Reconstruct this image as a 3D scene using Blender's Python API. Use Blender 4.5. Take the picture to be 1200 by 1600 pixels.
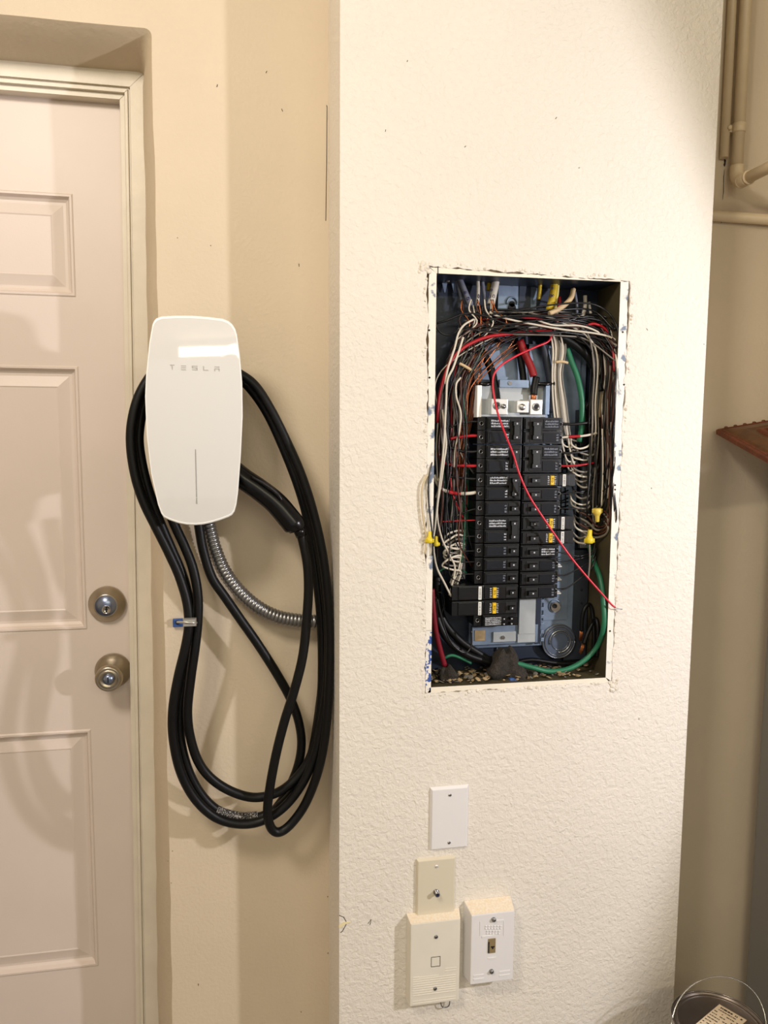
import bpy, bmesh, math, random
from mathutils import Vector, Matrix
from math import radians, sin, cos, pi, tan, atan2
for o in list(bpy.data.objects): bpy.data.objects.remove(o)
C = bpy.context.scene.collection
S = bpy.context.scene
R = random.Random(7)

# ------------------------------------------------------------------ camera
EYE = 1.45
FP = 1200.0
YAW, PIT, ROL = radians(10.6), radians(6.0), radians(0.4)
fwd = Vector((sin(YAW)*cos(PIT), cos(YAW)*cos(PIT), -sin(PIT)))
r0 = Vector((cos(YAW), -sin(YAW), 0)); u0 = r0.cross(fwd)
rt = r0*cos(ROL)+u0*sin(ROL); up = -r0*sin(ROL)+u0*cos(ROL)
cd = bpy.data.cameras.new('camera'); cam = bpy.data.objects.new('camera', cd); C.objects.link(cam)
cd.sensor_fit = 'VERTICAL'; cd.sensor_height = 24.0; cd.lens = FP/1600*24.0
cd.clip_start = 0.02
m3 = Matrix((rt, up, -fwd)).transposed()
cam.matrix_world = Matrix.Translation((0, 0, EYE)) @ m3.to_4x4()
S.camera = cam

def P(x, y, D):
    """measured photo pixel on the plane at depth y = D metres -> world point"""
    d = fwd + rt*((x-600)/FP) - up*((y-800)/FP)
    return d*(D/d.y) + Vector((0, 0, EYE))

# ------------------------------------------------------------------ world, lights, exposure
S.view_settings.view_transform = 'Standard'; S.view_settings.look = 'None'
S.view_settings.gamma = 1.0; S.view_settings.use_curve_mapping = False
S.view_settings.exposure = 0.0
w = bpy.data.worlds.new('world'); S.world = w; w.use_nodes = True
w.node_tree.nodes['Background'].inputs[0].default_value = (0.9, 0.82, 0.72, 1)
w.node_tree.nodes['Background'].inputs[1].default_value = 0.3

def area(name, loc, aim, sx, sy, power, col):
    l = bpy.data.lights.new(name, 'AREA'); l.shape = 'RECTANGLE'; l.size = sx; l.size_y = sy
    l.energy = power; l.color = col
    o = bpy.data.objects.new(name, l); C.objects.link(o); o.location = loc
    o.rotation_euler = (Vector(aim)-Vector(loc)).to_track_quat('-Z', 'Y').to_euler()
    return o
area('ceiling_tube_light', (0.55, -2.30, 2.58), (0.0, 1.3, 1.3), 2.3, 0.14, 20, (1.0, 0.93, 0.66))
area('ceiling_second_light', (-0.75, 0.0, 2.6), (-0.2, 1.2, 1.0), 0.42, 0.36, 23, (1.0, 0.90, 0.77))
area('rear_fill_light', (0.0, -3.3, 1.35), (0, 1.4, 1.2), 4.2, 2.6, 15, (0.88, 0.92, 1.0))  # unseen cool fill added behind the camera; the rear wall has no opening
sl = bpy.data.lights.new('side_work_lamp', 'SPOT'); sl.energy = 80; sl.color = (0.97, 0.94, 1.0)
sl.spot_size = radians(108); sl.spot_blend = 0.16; sl.shadow_soft_size = 0.03
so = bpy.data.objects.new('side_work_lamp', sl); C.objects.link(so)
so.location = (1.65, 0.20, EYE+0.03)
so.rotation_euler = (Vector((-1.0, 0.13, -0.10))).to_track_quat('-Z', 'Y').to_euler()

# ------------------------------------------------------------------ materials
def lin(c):
    return tuple(((v/255)/12.92 if v/255 <= .04045 else ((v/255+.055)/1.055)**2.4) for v in c)+(1,)
MC = {}
def mat(name, col, rough=.5, metal=0.0, bump=None, mottle=None, coat=0.0, spec=0.5, trans=0.0, col2=None):
    """bump=(scale,strength,dist)  mottle=(scale,amount) or col2 with (scale,lo,hi)"""
    if name in MC: return MC[name]
    m = bpy.data.materials.new(name); m.use_nodes = True; nt = m.node_tree
    b = nt.nodes['Principled BSDF']
    b.inputs['Base Color'].default_value = lin(col); b.inputs['Roughness'].default_value = rough
    b.inputs['Metallic'].default_value = metal; b.inputs['Coat Weight'].default_value = coat
    b.inputs['Specular IOR Level'].default_value = spec
    tc = nt.nodes.new('ShaderNodeTexCoord')
    if mottle:
        n = nt.nodes.new('ShaderNodeTexNoise'); n.inputs['Scale'].default_value = mottle[0]
        n.inputs['Detail'].default_value = 6
        nt.links.new(tc.outputs['Object'], n.inputs['Vector'])
        rp = nt.nodes.new('ShaderNodeValToRGB')
        lo, hi = (mottle[2], mottle[3]) if len(mottle) > 3 else (.3, .7)
        rp.color_ramp.elements[0].position = lo; rp.color_ramp.elements[1].position = hi
        a = lin(col)
        if col2: c2 = lin(col2)
        else: c2 = tuple(v*(1-mottle[1]) for v in a[:3])+(1,)
        rp.color_ramp.elements[0].color = c2; rp.color_ramp.elements[1].color = a
        nt.links.new(n.outputs['Fac'], rp.inputs['Fac']); nt.links.new(rp.outputs['Color'], b.inputs['Base Color'])
    if bump:
        n = nt.nodes.new('ShaderNodeTexNoise'); n.inputs['Scale'].default_value = bump[0]
        n.inputs['Detail'].default_value = 5; n.inputs['Roughness'].default_value = .55
        n.inputs['Distortion'].default_value = bump[3] if len(bump) > 3 else 0
        nt.links.new(tc.outputs['Object'], n.inputs['Vector'])
        bp = nt.nodes.new('ShaderNodeBump'); bp.inputs['Strength'].default_value = bump[1]
        bp.inputs['Distance'].default_value = bump[2]
        nt.links.new(n.outputs['Fac'], bp.inputs['Height']); nt.links.new(bp.outputs['Normal'], b.inputs['Normal'])
    MC[name] = m
    return m
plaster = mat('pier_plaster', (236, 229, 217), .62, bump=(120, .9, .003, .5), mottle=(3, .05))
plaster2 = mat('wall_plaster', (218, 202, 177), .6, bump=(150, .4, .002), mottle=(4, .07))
soffit_m = mat('reveal_plaster', (208, 192, 166), .6, bump=(80, .4, .003), mottle=(6, .08))
crumb = mat('broken_plaster', (236, 228, 214), .85, bump=(160, 1.0, .004), mottle=(60, .3, .3, .5), col2=(204, 190, 168))
door_m = mat('door_paint', (222, 208, 198), .42, bump=(220, .12, .001), mottle=(5, .05))
frame_m = mat('frame_paint', (224, 214, 196), .38, bump=(70, .25, .002), mottle=(14, .1))
ceil_m = mat('ceiling_paint', (225, 215, 200), .8)
conc = mat('concrete_floor', (150, 145, 138), .8, bump=(30, .4, .004), mottle=(6, .25))
pipe_m = mat('painted_pipe', (226, 206, 172), .38, mottle=(20, .1), bump=(60, .2, .001))
grime = mat('dark_gap', (40, 32, 26), .9)
blackc = mat('black_cable_rubber', (7, 7, 8), .45, bump=(300, .05, .001), spec=.3)
blackg = mat('black_gloss_plastic', (9, 9, 11), .25, spec=.35)
white_glass = mat('white_glass', (220, 219, 216), .05, coat=.6)
bezel_m = mat('white_bezel', (250, 250, 246), .25)
greytxt = mat('grey_print', (176, 172, 166), .5)
greyln = mat('grey_line', (150, 150, 148), .4)
galv = mat('galvanised_steel', (150, 150, 150), .33, .9, mottle=(40, .25))
satin = mat('satin_nickel', (176, 166, 148), .3, 1.0)
lockm = mat('lock_cylinder_steel', (140, 152, 180), .3, .9)
chrome = mat('bright_steel', (205, 205, 205), .2, 1.0)
box_m = mat('box_grey_enamel', (42, 52, 70), .42, .25, mottle=(12, .3))
boxside = mat('box_side_warm_bounce', (88, 80, 58), .5, .1, mottle=(14, .3))  # grey enamel with its warm reflected light mixed in as olive
plate_m = mat('galvanised_plate', (134, 152, 176), .38, .45, mottle=(45, .25))
plate_l = mat('pale_plate', (176, 182, 184), .45, .2, mottle=(30, .12))
brk = mat('breaker_black', (11, 12, 15), .32, mottle=(80, .25))
brk_lab = mat('breaker_label', (24, 28, 36), .22, mottle=(200, .2))
hnd = mat('breaker_handle', (5, 5, 6), .45)
prnt = mat('white_print', (190, 194, 200), .5)
prnt_dim = mat('dim_print', (110, 116, 128), .5)
stick = mat('barcode_sticker', (226, 226, 220), .5)
ylw = mat('yellow_button', (232, 190, 30), .45)
nutm = mat('yellow_wire_nut', (226, 202, 40), .4)
nutm2 = mat('pale_yellow_wire_nut', (222, 196, 84), .4)
lug_m = mat('aluminium_lug', (226, 226, 222), .35, .5)
copper = mat('bare_copper', (172, 104, 66), .3, .9)
ink = mat('blue_ink', (40, 40, 92), .6)
WC = {'black': mat('wire_black', (22, 22, 24), .32), 'white': mat('wire_white', (212, 204, 188), .4),
      'red': mat('wire_red', (170, 22, 34), .35), 'green': mat('wire_green', (24, 92, 66), .4),
      'bare copper': copper, 'grey': mat('wire_grey', (128, 122, 112), .4),
      'brown': mat('wire_brown', (74, 38, 26), .4), 'beige': mat('wire_beige', (206, 188, 150), .5)}
red_hang = mat('wire_red_bright', (206, 32, 52), .35)
green_c = mat('green_cable_jacket', (40, 116, 84), .42, mottle=(40, .2))
white_p = mat('white_plate_plastic', (232, 230, 230), .3)
ivory_p = mat('ivory_plate_plastic', (218, 209, 187), .35)
cream_p = mat('cream_box_plastic', (232, 226, 212), .35, mottle=(20, .05))
dusty = mat('dusty_top', (226, 208, 178), .8, mottle=(260, .2, .3, .65), col2=(234, 224, 208))
tan_p = mat('tan_jack_plastic', (140, 122, 86), .4)
dark_m = mat('dark_hole', (8, 8, 9), .7)
flange_m = mat('flange_paint', (240, 234, 222), .5, mottle=(34, 0, .36, .41), col2=(116, 130, 150), bump=(120, .6, .002))
flange_clean = mat('flange_paint_clean', (240, 232, 214), .5, bump=(60, .25, .002))
flange_blue = mat('flange_blue_chips', (236, 232, 222), .5, mottle=(95, 0, .49, .53), col2=(52, 84, 158), bump=(120, .6, .002))
putty = mat('duct_seal_putty', (62, 56, 50), .95, bump=(260, 1, .006), mottle=(120, .5))
debris_m = mat('debris_chips', (176, 152, 112), .85, mottle=(60, .5))
debris_g = mat('debris_grey', (120, 116, 108), .85, mottle=(60, .4))
wood_m = mat('carved_frame_wood', (98, 56, 14), .38, mottle=(50, .5), bump=(90, .4, .002))
wood_r = mat('carved_frame_red_trim', (112, 52, 20), .45, mottle=(80, .5), bump=(150, .5, .002))
pic_m = mat('frame_mat_board', (196, 176, 150), .8)
fr_m = mat('cabinet_side_grey', (132, 130, 126), .42, bump=(300, .1, .001))
tin = mat('paint_can_tin', (150, 144, 138), .22, 1.0, mottle=(20, .2))
tin_d = mat('paint_can_lid_tin', (128, 118, 110), .34, .9, mottle=(16, .2))
paper = mat('paper_label', (226, 206, 176), .7)
inkd = mat('dark_ink', (62, 48, 38), .7)
strap_m = mat('zinc_strap', (196, 194, 186), .35, .7)
bluep = mat('blue_painted_metal', (50, 86, 150), .5)

# ------------------------------------------------------------------ mesh helpers
class MB:
    def __init__(s): s.v = []; s.f = []; s.mi = []; s.sm = []
    def quad(s, pts, m=0, smooth=False):
        n = len(s.v); s.v += [tuple(p) for p in pts]; s.f.append(tuple(range(n, n+len(pts)))); s.mi.append(m); s.sm.append(smooth)
    def box(s, a, b, m=0):
        x0, y0, z0 = a; x1, y1, z1 = b
        if x0 > x1: x0, x1 = x1, x0
        if y0 > y1: y0, y1 = y1, y0
        if z0 > z1: z0, z1 = z1, z0
        n = len(s.v)
        s.v += [(x0, y0, z0), (x1, y0, z0), (x1, y1, z0), (x0, y1, z0), (x0, y0, z1), (x1, y0, z1), (x1, y1, z1), (x0, y1, z1)]
        for q in ((0, 3, 2, 1), (4, 5, 6, 7), (0, 1, 5, 4), (1, 2, 6, 5), (2, 3, 7, 6), (3, 0, 4, 7)):
            s.f.append(tuple(n+i for i in q)); s.mi.append(m); s.sm.append(False)
    def frust(s, a, b, inset, front='y0', m=0):
        """box whose front (-y) face is inset (x, z): bevelled plate"""
        x0, y0, z0 = a; x1, y1, z1 = b; i = inset if isinstance(inset, tuple) else (inset, inset, inset, inset)
        l, r_, bt, tp = i
        n = len(s.v)
        s.v += [(x0+l, y0, z0+bt), (x1-r_, y0, z0+bt), (x1-r_, y0, z1-tp), (x0+l, y0, z1-tp), (x0, y1, z0), (x1, y1, z0), (x1, y1, z1), (x0, y1, z1)]
        for q in ((0, 1, 2, 3), (4, 7, 6, 5), (0, 4, 5, 1), (1, 5, 6, 2), (2, 6, 7, 3), (3, 7, 4, 0)):
            s.f.append(tuple(n+k for k in q)); s.mi.append(m); s.sm.append(False)
    def tube(s, pts, r, n=8, m=0, cap=True):
        pts = [Vector(p) for p in pts]; k = len(pts)
        rr = r if isinstance(r, (list, tuple)) else [r]*k
        t0 = (pts[1]-pts[0]).normalized(); a = Vector((0, 0, 1)) if abs(t0.z) < .9 else Vector((1, 0, 0))
        u = t0.cross(a).normalized(); base = len(s.v)
        for i, p in enumerate(pts):
            t = (pts[min(i+1, k-1)]-pts[max(i-1, 0)]).normalized()
            u = (u-t*u.dot(t))
            if u.length < 1e-6: u = t.orthogonal()
            u.normalize(); w_ = t.cross(u)
            for j in range(n):
                an = 2*pi*j/n; s.v.append(tuple(p+(u*cos(an)+w_*sin(an))*rr[i]))
        for i in range(k-1):
            for j in range(n):
                s.f.append((base+i*n+j, base+i*n+(j+1) % n, base+(i+1)*n+(j+1) % n, base+(i+1)*n+j)); s.mi.append(m); s.sm.append(True)
        if cap:
            s.f.append(tuple(base+j for j in range(n))[::-1]); s.mi.append(m); s.sm.append(False)
            s.f.append(tuple(base+(k-1)*n+j for j in range(n))); s.mi.append(m); s.sm.append(False)
    def lathe(s, c, axis, prof, n=32, m=0):
        """prof: list of (distance along axis, radius)"""
        c = Vector(c); ax = Vector(axis).normalized(); u = ax.orthogonal().normalized(); w_ = ax.cross(u); base = len(s.v)
        for d, r_ in prof:
            for j in range(n):
                an = 2*pi*j/n; s.v.append(tuple(c+ax*d+(u*cos(an)+w_*sin(an))*max(r_, 1e-5)))
        for i in range(len(prof)-1):
            for j in range(n):
                s.f.append((base+i*n+j, base+i*n+(j+1) % n, base+(i+1)*n+(j+1) % n, base+(i+1)*n+j)); s.mi.append(m); s.sm.append(True)
        s.f.append(tuple(base+j for j in range(n))[::-1]); s.mi.append(m); s.sm.append(False)
        s.f.append(tuple(base+(len(prof)-1)*n+j for j in range(n))); s.mi.append(m); s.sm.append(False)
    def prism(s, outline, y0, y1, m=0):
        """outline of (x, z) extruded from y0 (front) to y1"""
        n = len(s.v); k = len(outline)
        s.v += [(x, y0, z) for x, z in outline]+[(x, y1, z) for x, z in outline]
        s.f.append(tuple(range(n, n+k))); s.mi.append(m); s.sm.append(False)
        s.f.append(tuple(range(n+2*k-1, n+k-1, -1))); s.mi.append(m); s.sm.append(False)
        for i in range(k):
            j = (i+1) % k; s.f.append((n+i, n+k+i, n+k+j, n+j)); s.mi.append(m); s.sm.append(False)
    def build(s, name, mats, parent=None, bevel=0.0, recalc=True):
        me = bpy.data.meshes.new(name); me.from_pydata(s.v, [], s.f)
        for mm in (mats if isinstance(mats, (list, tuple)) else [mats]): me.materials.append(mm)
        me.polygons.foreach_set('material_index', s.mi); me.polygons.foreach_set('use_smooth', s.sm)
        if recalc or bevel:
            bm = bmesh.new(); bm.from_mesh(me); bmesh.ops.recalc_face_normals(bm, faces=bm.faces)
            if bevel:
                ed = [e for e in bm.edges if len(e.link_faces) == 2 and e.calc_face_angle(0) > .6]
                bmesh.ops.bevel(bm, geom=ed, offset=bevel, segments=2, affect='EDGES', profile=.6)
            bm.to_mesh(me); bm.free()
        me.update(); o = bpy.data.objects.new(name, me); C.objects.link(o)
        if parent: o.parent = parent; o.matrix_parent_inverse = parent.matrix_world.inverted()
        return o
def thing(name, loc, label=None, cat=None, group=None, kind=None):
    o = bpy.data.objects.new(name, None); C.objects.link(o); o.location = loc; o.empty_display_size = .02
    o.matrix_world = Matrix.Translation(loc)
    return tag(o, label, cat, group, kind)
def tag(o, label=None, cat=None, group=None, kind=None):
    if label: o['label'] = label
    if cat: o['category'] = cat
    if group: o['group'] = group
    if kind: o['kind'] = kind
    return o
def spline(pts, seg=8):
    """Catmull-Rom through vectors"""
    p = [Vector(q) for q in pts]; p = [p[0]*2-p[1]]+p+[p[-1]*2-p[-2]]; out = []
    for i in range(1, len(p)-2):
        for k in range(seg):
            t = k/seg; a, b, c, d = p[i-1], p[i], p[i+1], p[i+2]
            out.append(.5*((2*b)+(-a+c)*t+(2*a-5*b+4*c-d)*t*t+(-a+3*b-3*c+d)*t**3))
    out.append(p[-2]); return out
def px(pts, D=None):
    return [P(q[0], q[1], q[2] if len(q) > 2 else D) for q in pts]
def struct(name, mb, m, **k): return tag(mb.build(name, m, **k), kind='structure')

# ------------------------------------------------------------------ the setting
WALL, PIER, DF, DD = 1.46, 1.32, 1.565, 1.60      # wall face, pier face, door frame face, door face
HC = 2.75
XL, XR, YB = -2.3, 2.2, -3.6
mb = MB(); mb.quad([(XL, YB, 0), (XR, YB, 0), (XR, 1.75, 0), (XL, 1.75, 0)]); struct('floor', mb, conc)
mb = MB(); mb.quad([(XL, YB, HC), (XL, 1.75, HC), (XR, 1.75, HC), (XR, YB, HC)]); struct('ceiling', mb, ceil_m)
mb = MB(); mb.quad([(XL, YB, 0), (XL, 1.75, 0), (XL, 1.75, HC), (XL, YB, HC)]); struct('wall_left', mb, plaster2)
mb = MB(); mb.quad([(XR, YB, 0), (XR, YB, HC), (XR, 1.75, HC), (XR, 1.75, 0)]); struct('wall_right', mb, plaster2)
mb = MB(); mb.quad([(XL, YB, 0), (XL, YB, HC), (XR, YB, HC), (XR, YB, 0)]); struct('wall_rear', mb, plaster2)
can_x, can_y = .846, 1.16
mb = MB(); mb.box((can_x-.085, can_y-.08, 0), (can_x+.085, can_y+.08, 0.19)); struct('floor_plinth', mb, conc)

# wall with the door opening and its splayed reveal
XO0, XO1 = -1.20, -0.142; ZO = EYE+.690
def opening_edge(n=40):
    rr = random.Random(3); pts = []
    for i in range(n+1):
        z = ZO*i/n; pts.append((XO1 - .004*(1-z/ZO) + rr.uniform(-.0012, .0012), z))
    # rounded corner
    pts = pts[:-1]; c = .012
    for k in range(5):
        a = k/4*pi/2; pts.append((XO1-c+c*cos(a), ZO-c+c*sin(a)))
    for i in range(1, 18): pts.append((XO1-c-(XO1-c-XO0)*i/17, ZO-rr.uniform(0, .0015)))
    return pts
oe = opening_edge()
mb = MB()
outer = [(XR, 0), (XR, HC), (XL, HC), (XL, 0)]
bmx = bmesh.new()
loop = oe+[(XO0, 0)]
# wall face as strips: right of the opening, above, left
vs = []
for i in range(len(oe)-1):
    a, b = oe[i], oe[i+1]
    if i < 44 and b[1] > a[1]: mb.quad([(a[0], WALL, a[1]), (XR, WALL, a[1]), (XR, WALL, b[1]), (b[0], WALL, b[1])])
zt = oe[44][1]
for x0_, x1_ in ((XL, XR),): mb.quad([(x0_, WALL, zt), (x0_, WALL, HC), (x1_, WALL, HC), (x1_, WALL, zt)])
for i in range(len(oe)-1):
    a, b = oe[i], oe[i+1]
    if i >= 44: mb.quad([(b[0], WALL, b[1]), (a[0], WALL, a[1]), (a[0], WALL, zt), (b[0], WALL, zt)])
mb.quad([(XL, WALL, 0), (XO0, WALL, 0), (XO0, WALL, zt), (XL, WALL, zt)])
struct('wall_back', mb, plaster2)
mb = MB()   # reveal: rounded arris then splay to the frame
def insetp(p, d):
    return (p[0]-d, p[1]-d if p[1] > ZO-.05 else p[1])
prof = [(0, 0), (.006, .012), (.016, .05), (.028, DF+.03-WALL)]
for k in range(len(prof)-1):
    for i in range(len(oe)-1):
        a, b = oe[i], oe[i+1]
        def q(p, kk):
            d, y = prof[kk]; t = min(1, p[1]/ZO)
            dx = d*(1.15 if p[1] < ZO-.02 else 1)*(1+.5*(1-t)); return (p[0]-dx, WALL+y, p[1]-(d*1.2 if p[1] > ZO-.02 else 0))
        mb.quad([q(a, k), q(b, k), q(b, k+1), q(a, k+1)], smooth=True)
rv = struct('trim_reveal', mb, soffit_m)
bm = bmesh.new(); bm.from_mesh(rv.data); bmesh.ops.remove_doubles(bm, verts=bm.verts, dist=1e-5)
bmesh.ops.recalc_face_normals(bm, faces=bm.faces); bm.to_mesh(rv.data); bm.free()

# door frame : casing face, stepped jamb
XF = -0.180; ZF = EYE+.660           # outer edge (hidden in the reveal) and top of the frame
t = thing('trim_frame', (XF, DF, 0), kind='structure')
def ubar(name, x_out, x_in, z_out, z_in, y0, y1, m=frame_m):
    mb = MB(); lean = .020
    mb.v += [(x_out-lean, y0, 0), (x_out, y0, z_out), (x_in, y0, z_in), (x_in-lean, y0, 0)]
    mb.v += [(x_out-lean, y1, 0), (x_out, y1, z_out), (x_in, y1, z_in), (x_in-lean, y1, 0)]
    for f_ in ((0, 1, 2, 3), (7, 6, 5, 4), (0, 4, 5, 1), (1, 5, 6, 2), (2, 6, 7, 3), (3, 7, 4, 0)): mb.f.append(f_); mb.mi.append(0); mb.sm.append(False)
    mb.build(name+'_jamb', m, t, bevel=.0015)
    mb = MB(); mb.quad([(x_out, y0, z_out), (XO0, y0, z_out), (XO0, y0, z_in), (x_in, y0, z_in)]); mb.quad([(XO0, y0, z_in), (XO0, y1, z_in), (x_in, y1, z_in), (x_in, y0, z_in)])
    mb.quad([(x_out, y0, z_out), (x_out, y1, z_out), (XO0, y1, z_out), (XO0, y0, z_out)])
    mb.build(name+'_head', m, t)
ubar('casing', XF+.016, XF-.014, ZF+.004, ZF-.026, DF, DF+.05)
ubar('groove', XF-.014, XF-.018, ZF-.026, ZF-.030, DF+.006, DF+.05)
ubar('bead', XF-.018, XF-.024, ZF-.030, ZF-.036, DF+.002, DF+.05)
ubar('stop', XF-.024, XF-.034, ZF-.036, ZF-.046, DF+.010, DF+.05)

# door
XD1 = XF-.030; XD0 = XD1-.80; ZD1 = ZF-.045; ZD0 = .01
door = thing('door_1', ((XD0+XD1)/2, DD, 0), kind='structure')
slab = MB()
cols = [(-0.500, -0.3075), (-0.845, -0.652)]
cols = [(-0.548, -0.3075), (-0.905, -0.665)]
rows_ = [(EYE-1.129, EYE-.610), (EYE-.4015, EYE+.122), (EYE+.253, EYE+.445)]
xs = sorted([XD0, XD1]+[c for k in cols for c in k]); zs = sorted([ZD0, ZD1]+[c for k in rows_ for c in k])
holes = [(c, r_) for c in cols for r_ in rows_]
for i in range(len(xs)-1):
    for j in range(len(zs)-1):
        if any(abs(c[0]-xs[i]) < 1e-6 and abs(r_[0]-zs[j]) < 1e-6 for c, r_ in holes): continue
        slab.quad([(xs[i], DD, zs[j]), (xs[i+1], DD, zs[j]), (xs[i+1], DD, zs[j+1]), (xs[i], DD, zs[j+1])])
slab.quad([(XD1, DD, ZD0), (XD1, DD+.035, ZD0), (XD1, DD+.035, ZD1), (XD1, DD, ZD1)])
slab.quad([(XD0, DD, ZD1), (XD1, DD, ZD1), (XD1, DD+.035, ZD1), (XD0, DD+.035, ZD1)])
slab.build('slab', door_m, door)
for c, r_ in holes:
    mb = MB()
    prof = [(0, 0), (.0025, -.0022), (.006, -.0022), (.010, .006), (.015, .0095), (.020, .0095), (.040, .0035), (.0425, .0045)]
    prev = None
    for d, dy in prof:
        ring = [(c[0]+d, DD+dy, r_[0]+d), (c[1]-d, DD+dy, r_[0]+d), (c[1]-d, DD+dy, r_[1]-d), (c[0]+d, DD+dy, r_[1]-d)]
        if prev:
            for k in range(4): mb.quad([prev[k], prev[(k+1) % 4], ring[(k+1) % 4], ring[k]])
        prev = ring
    mb.quad(prev); mb.build('door_panel', door_m, door)
# dead bolt
c = P(168, 943, DD-.002)
db = thing('deadbolt', c); db.parent = door; db.matrix_parent_inverse = door.matrix_world.inverted()
mb = MB(); mb.lathe(c, (0, -1, 0), [(0, .036), (.006, .0362), (.0085, .0345), (.020, .0235), (.0215, .022)], 40); mb.build('rose', satin, db)
mb = MB(); mb.lathe(c, (0, -1, 0), [(.015, .0205), (.0225, .0205), (.0225, .0005)], 32); mb.build('lock_face', lockm, db)
cc = c+Vector((.001, -.0225, -.0075))
mb = MB(); mb.lathe(cc, (0, -1, 0), [(-.002, .0085), (.0012, .0085), (.0012, .0072), (.0006, .007), (.0006, .0003)], 24); mb.build('plug', chrome, db)
mb = MB(); mb.box((cc.x-.0012, cc.y-.0016, cc.z-.005), (cc.x+.0012, cc.y, cc.z+.005)); mb.box((cc.x-.002, cc.y-.0015, cc.z-.001), (cc.x+.002, cc.y, cc.z+.0015)); mb.build('keyway', dark_m, db)
# knob
c = P(177, 1047, DD-.002)
kn = thing('door_knob', c); kn.parent = door; kn.matrix_parent_inverse = door.matrix_world.inverted()
mb = MB(); mb.lathe(c, (0, -1, 0), [(0, .0355), (.004, .0358), (.007, .034), (.014, .026), (.020, .018), (.026, .0135), (.034, .0125)], 40); mb.build('rose', satin, kn)
mb = MB(); mb.lathe(c, (0, -1, 0), [(.030, .012), (.034, .017), (.040, .0235), (.048, .0262), (.056, .0262), (.060, .0245), (.062, .021), (.0605, .0195), (.062, .018), (.0632, .0145), (.062, .0135), (.062, .0005)], 40); mb.build('knob', satin, kn)
cc = c+Vector((0, -.0625, 0))
mb = MB(); mb.lathe(cc, (0, -1, 0), [(-.002, .0098), (.0015, .0098), (.0015, .0003)], 24); mb.build('plug', lockm, kn)
mb = MB(); mb.box((cc.x-.0013, cc.y-.002, cc.z-.006), (cc.x+.0013, cc.y-.0012, cc.z+.006)); mb.build('keyway', dark_m, kn)

# ------------------------------------------------------------------ pier with the rough hole for the panel
XP0, XP1 = 0.1685, 0.855; XPB = 0.1655
HX0, HX1 = P(667, 760, PIER).x+.001, P(986, 430, PIER).x-.002
HZ1, HZ0 = P(800, 420, PIER).z, P(800, 1076, PIER).z
rj = random.Random(11)
def jag(a, b, n, amp, nx, nz):
    out = []; w_ = 0
    for i in range(n):
        t_ = i/n; w_ = w_*.6+rj.uniform(-amp, amp)*.7
        out.append((a[0]+(b[0]-a[0])*t_+nx*w_, a[1]+(b[1]-a[1])*t_+nz*w_))
    return out
c0, c1, c2, c3 = (HX0, HZ0), (HX1-.004, HZ0+.004), (HX1, HZ1-.012), (HX0-.004, HZ1-.002)
hole = jag(c0, c1, 70, .0022, 0, 1)+jag(c1, c2, 110, .0028, 1, 0)+jag(c2, c3, 70, .0024, 0, 1)+jag(c3, c0, 110, .0028, 1, 0)
bm = bmesh.new()
ov = [bm.verts.new((x, PIER, z)) for x, z in ((XP0, 0), (XP1, 0), (XP1, HC), (XP0, HC))]
hv = [bm.verts.new((x, PIER, z)) for x, z in hole]
ed = [bm.edges.new((ov[i], ov[(i+1) % 4])) for i in range(4)]+[bm.edges.new((hv[i], hv[(i+1) % len(hv)])) for i in range(len(hv))]
bmesh.ops.triangle_fill(bm, use_beauty=True, edges=ed)
for f_ in bm.faces:
    if f_.normal.y > 0: f_.normal_flip()
hb = [bm.verts.new((x, PIER+.014, z)) for x, z in hole]
for i in range(len(hv)):
    j = (i+1) % len(hv); f_ = bm.faces.new((hv[i], hv[j], hb[j], hb[i])); f_.material_index = 1
b0 = [bm.verts.new(v) for v in ((XP0, PIER, 0), (XP0, PIER, HC), (XPB, WALL, HC), (XPB, WALL, 0))]; bm.faces.new(b0)
b1 = [bm.verts.new(v) for v in ((XP1, PIER, 0), (XP1, WALL, 0), (XP1, WALL, HC), (XP1, PIER, HC))]; bm.faces.new(b1)
me = bpy.data.meshes.new('wall_pier'); bm.to_mesh(me); bm.free()
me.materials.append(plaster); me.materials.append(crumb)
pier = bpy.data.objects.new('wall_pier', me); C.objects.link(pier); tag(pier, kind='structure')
# plaster crumbs raised round the cut
mb = MB()
for i in range(0, len(hole)):
    if rj.random() < .5:
        x, z = hole[i]; cx = (HX0+HX1)/2; cz = (HZ0+HZ1)/2
        s_ = rj.uniform(.0012, .0034); ox = (.002+rj.uniform(0, .004))*(1 if x > cx else -1) if abs(x-cx) > .14 else 0
        oz = (.002+rj.uniform(0, .004))*(1 if z > cz else -1) if abs(z-cz) > .32 else 0
        mb.lathe((x+ox, PIER+.0005, z+oz), (rj.uniform(-.3, .3), -1, rj.uniform(-.3, .3)), [(-.001, s_*1.3), (s_*.3, s_), (s_*.55, s_*.4)], 6)
for k in range(26):   # lumpy corner top left / bottom right
    if k < 13: x, z = P(664, 418, PIER).x+rj.uniform(-.012, .008), P(664, 418, PIER).z+rj.uniform(-.008, .008)
    else: x, z = P(958, 1070, PIER).x+rj.uniform(-.004, .01), P(958, 1070, PIER).z+rj.uniform(-.012, .01)
    s_ = rj.uniform(.002, .005); mb.lathe((x, PIER+.0005, z), (rj.uniform(-.3, .3), -1, rj.uniform(-.3, .3)), [(-.001, s_*1.3), (s_*.3, s_), (s_*.5, s_*.4)], 7)
o = mb.build('plaster_crumbs', crumb, pier); o['kind'] = 'stuff'
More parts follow.
